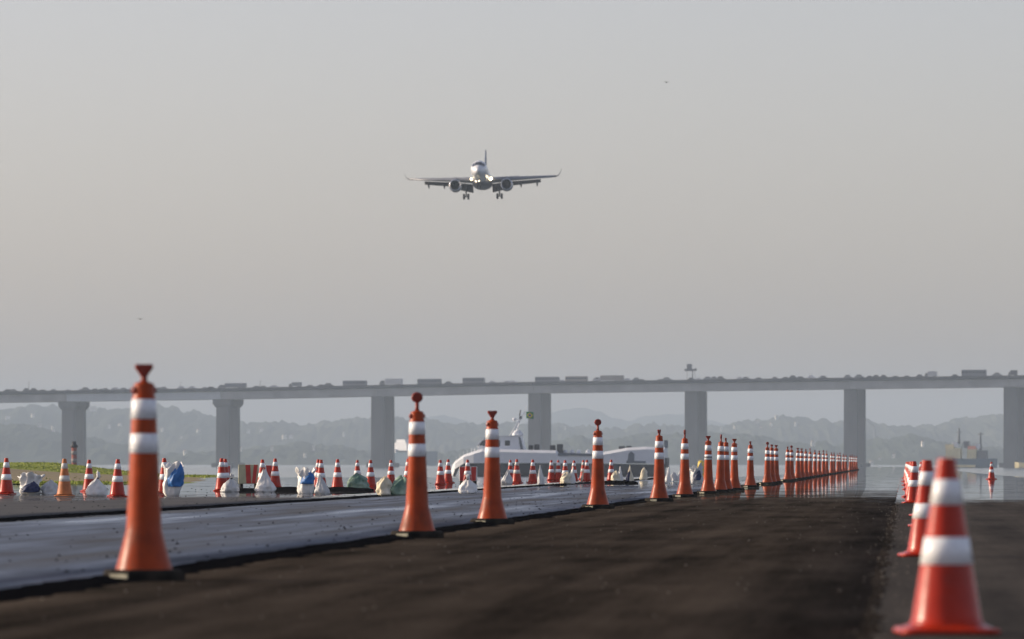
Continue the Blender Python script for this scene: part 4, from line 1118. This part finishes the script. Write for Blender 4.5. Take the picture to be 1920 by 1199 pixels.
sacks = [
    (57, 928, 40, 42, 'open', 'sack_white', 'white sack gaping open with a dark blue patch at the far left', 0.0, ('sack_navy', 0.04, 0.12, 0.75, 0.45)),
    (94, 928, 26, 32, 'slump', 'sack_grey', 'low grey white sack beside the gaping sack at the far left', 0, None),
    (180, 931, 43, 36, 'onion', 'sack_white', 'round white sack tied at the neck, between two cones at left', 0.12, None),
    (322, 930, 54, 36, 'open', 'sack_white', 'white sack with bright blue lining right behind the nearest tall cone', 0.05, ('sack_blue', 0.20, 0.32, 0.75, 0.78)),
    (430, 923, 32, 36, 'onion', 'sack_grey', 'rounded white sack leaning right at the foot of a cone', 0.16, None),
    (497, 923, 40, 36, 'peak', 'sack_white', 'pointed white sack standing on the long black heap', -0.05, None),
    (573, 926, 46, 34, 'open', 'sack_white', 'white sack with a square blue patch near its top', 0.0, ('sack_blue', 0.10, 0.40, 0.70, 0.48)),
    (603, 927, 37, 26, 'peak', 'sack_grey', 'pointed grey sack touching the sack with the blue patch', -0.1, None),
    (672, 918, 29, 42, 'slump', 'sack_green', 'pale green and white slumped sack left of the second tall cone', -0.05, None),
    (723, 929, 33, 34, 'slump', 'sack_cream', 'cream sack leaning on a dark green sack beside the second tall cone', -0.05, None),
    (752, 929, 34, 44, 'slump', 'sack_green', 'dark green slumped sack half hidden by the second tall cone', 0.1, None),
    (877, 926, 34, 36, 'onion', 'sack_white', 'onion-shaped tied white sack left of the third tall cone', 0.0, None),
    (950, 908, 26, 22, 'peak', 'sack_grey', 'small pale sack just right of the third tall cone', 0.12, None),
    (1014, 909, 35, 13, 'peak', 'sack_white', 'narrow upright white sack in front of the ferry hull', -0.05, None),
    (1062, 907, 22, 22, 'slump', 'sack_cream', 'squat cream sack left of the fourth tall cone', 0, None),
    (1072, 907, 30, 14, 'peak', 'sack_white', 'narrow white sack touching the squat cream sack', 0.1, None),
    (1094, 903, 20, 10, 'peak', 'sack_cream', 'tiny cream sack almost touching the fourth tall cone', 0, None),
    (1154, 904, 20, 18, 'slump', 'sack_cream', 'small cream sack just right of the fourth tall cone', 0, None),
    (1163, 903, 27, 11, 'peak', 'sack_white', 'narrow white sack behind the small cream sack', 0, None),
    (1181, 905, 30, 14, 'peak', 'sack_cream', 'cream sack with a dark left side in front of the ferry stern', 0.02, ('sack_navy', -0.35, 0.0, 0.5, 0.7)),
    (1207, 900, 22, 14, 'slump', 'sack_cream', 'small cream sack standing alone left of the fifth tall cone', 0, None),
    (1253, 905, 28, 12, 'peak', 'sack_white', 'white sack just right of the fifth tall cone', 0.05, None),
    (1264, 902, 16, 12, 'slump', 'sack_grey', 'low grey sack midway between the fifth and sixth tall cones', 0, None),
    (1274, 902, 18, 10, 'peak', 'sack_white', 'small white sack touching the left side of the sixth tall cone', 0, None),
    (1306, 907, 32, 24, 'open', 'sack_grey', 'grey sack with a dark opening between the sixth and seventh tall cones', 0, ('sack_navy', 0.05, 0.2, 0.5, 0.55)),
]
for i, (px, py, hp, wp, kind, m, lab, lean, fp) in enumerate(sacks):
    d = F * (CH - 0.062) / (py - HZ); s = F / d
    x = (px - 960) / s; h, w = hp / s, wp / s
    p = Vector((x, d, 0.058 + zf(x - SH * d, d)))
    t = thing('sack', lab, 'sack', p, 0.0, 'plastic sacks on the outer lane')
    sack_mesh(kind, w, h, i * 2.37 + 0.6, lean, 0.28 if kind == 'open' else 0.12).build('bag', m, t)
    if fp:
        fm, ox, oz, fw, fh = fp
        f = sack_mesh('slump', fw * w, fh * h, i * 1.9 + 3.1, 0.2, 0.15).build('inner_bag', fm, t)
        f.location = (ox * w, -w * (0.24 if oz > 0.3 else 0.33), oz * h)
    if kind == 'onion':
        rz_ = 0.8 * h
        MB().lathe([(0.05 * w, -0.014), (0.075 * w, 0), (0.05 * w, 0.014)], 14, (lean * h * .64, 0, rz_)).build('tie', 'strap', t)

def barrier(px, py, wp, hp, stripes, base_m, label):
    d = F * (CH - 0.062) / (py - HZ); s = F / d; w, h = wp / s, hp / s
    x = (px - 960) / s
    t = thing('barrier_board', label, 'barrier', (x, d, 0.0545 + zf(x - SH * d, d)), 0.12, 'striped barrier boards on the outer lane')
    bevel(MB().box((0, 0, 0.10 + (h - 0.10) / 2), (w, 0.05, h - 0.10)).build('board', base_m, t), 0.012)
    for a, b, sl in stripes:
        mb = MB()
        za, zb = 0.11, h - 0.008
        mb.prism([((a - .5 + sl) * w, za), ((b - .5 + sl) * w, za), ((b - .5) * w, zb), ((a - .5) * w, zb)], -0.0295, 0.0295)
        mb.build('red_stripe', 'plastic_red', t)
    for k in (-1, 1):
        if w > 0.4: MB().box((k * w * 0.36, 0, 0.052), (0.07, 0.42, 0.10)).build('foot', 'rubber', t)
    if w <= 0.4: MB().box((0, 0, 0.052), (0.14, 0.42, 0.10)).build('foot', 'rubber', t)
barrier(421, 917, 26, 44, [(0.62, 0.9, -0.08)], 'plastic_white', 'white board with one red stripe right behind a cone and a leaning sack')
barrier(466, 914, 38, 43, [(0.34, 0.58, 0.05), (0.76, 0.94, -0.10)], 'plastic_cream', 'cream board with two red stripes above the long black heap')
barrier(505, 912, 16, 40, [(0.10, 0.75, 0.22)], 'plastic_white', 'narrow board with a slanting red stripe beside the pointed white sack')
barrier(878, 908, 34, 33, [(0.02, 0.30, 0.02), (0.66, 0.94, -0.03)], 'plastic_white', 'white board with two red stripes behind the onion-shaped sack')

# ================================================================== HAZE
mb = MB(); mb.box((0, 7400, 80), (13000, 19600, 170))
hz = mb.build('haze', bpy.data.materials.new('haze_air'))
hm = hz.data.materials[0]; hm.use_nodes = True
hn = hm.node_tree.nodes; hn.clear()
ho = hn.new('ShaderNodeOutputMaterial'); hv = hn.new('ShaderNodeVolumePrincipled')
hv.inputs['Color'].default_value = (*HAZE_COLOR, 1)
hv.inputs['Density'].default_value = HAZE_DENSITY
hv.inputs['Anisotropy'].default_value = 0.0
hm.node_tree.links.new(hv.outputs[0], ho.inputs['Volume'])
hz['kind'] = 'stuff'
tag(hz, 'pale morning haze over the runway and bay', 'haze')
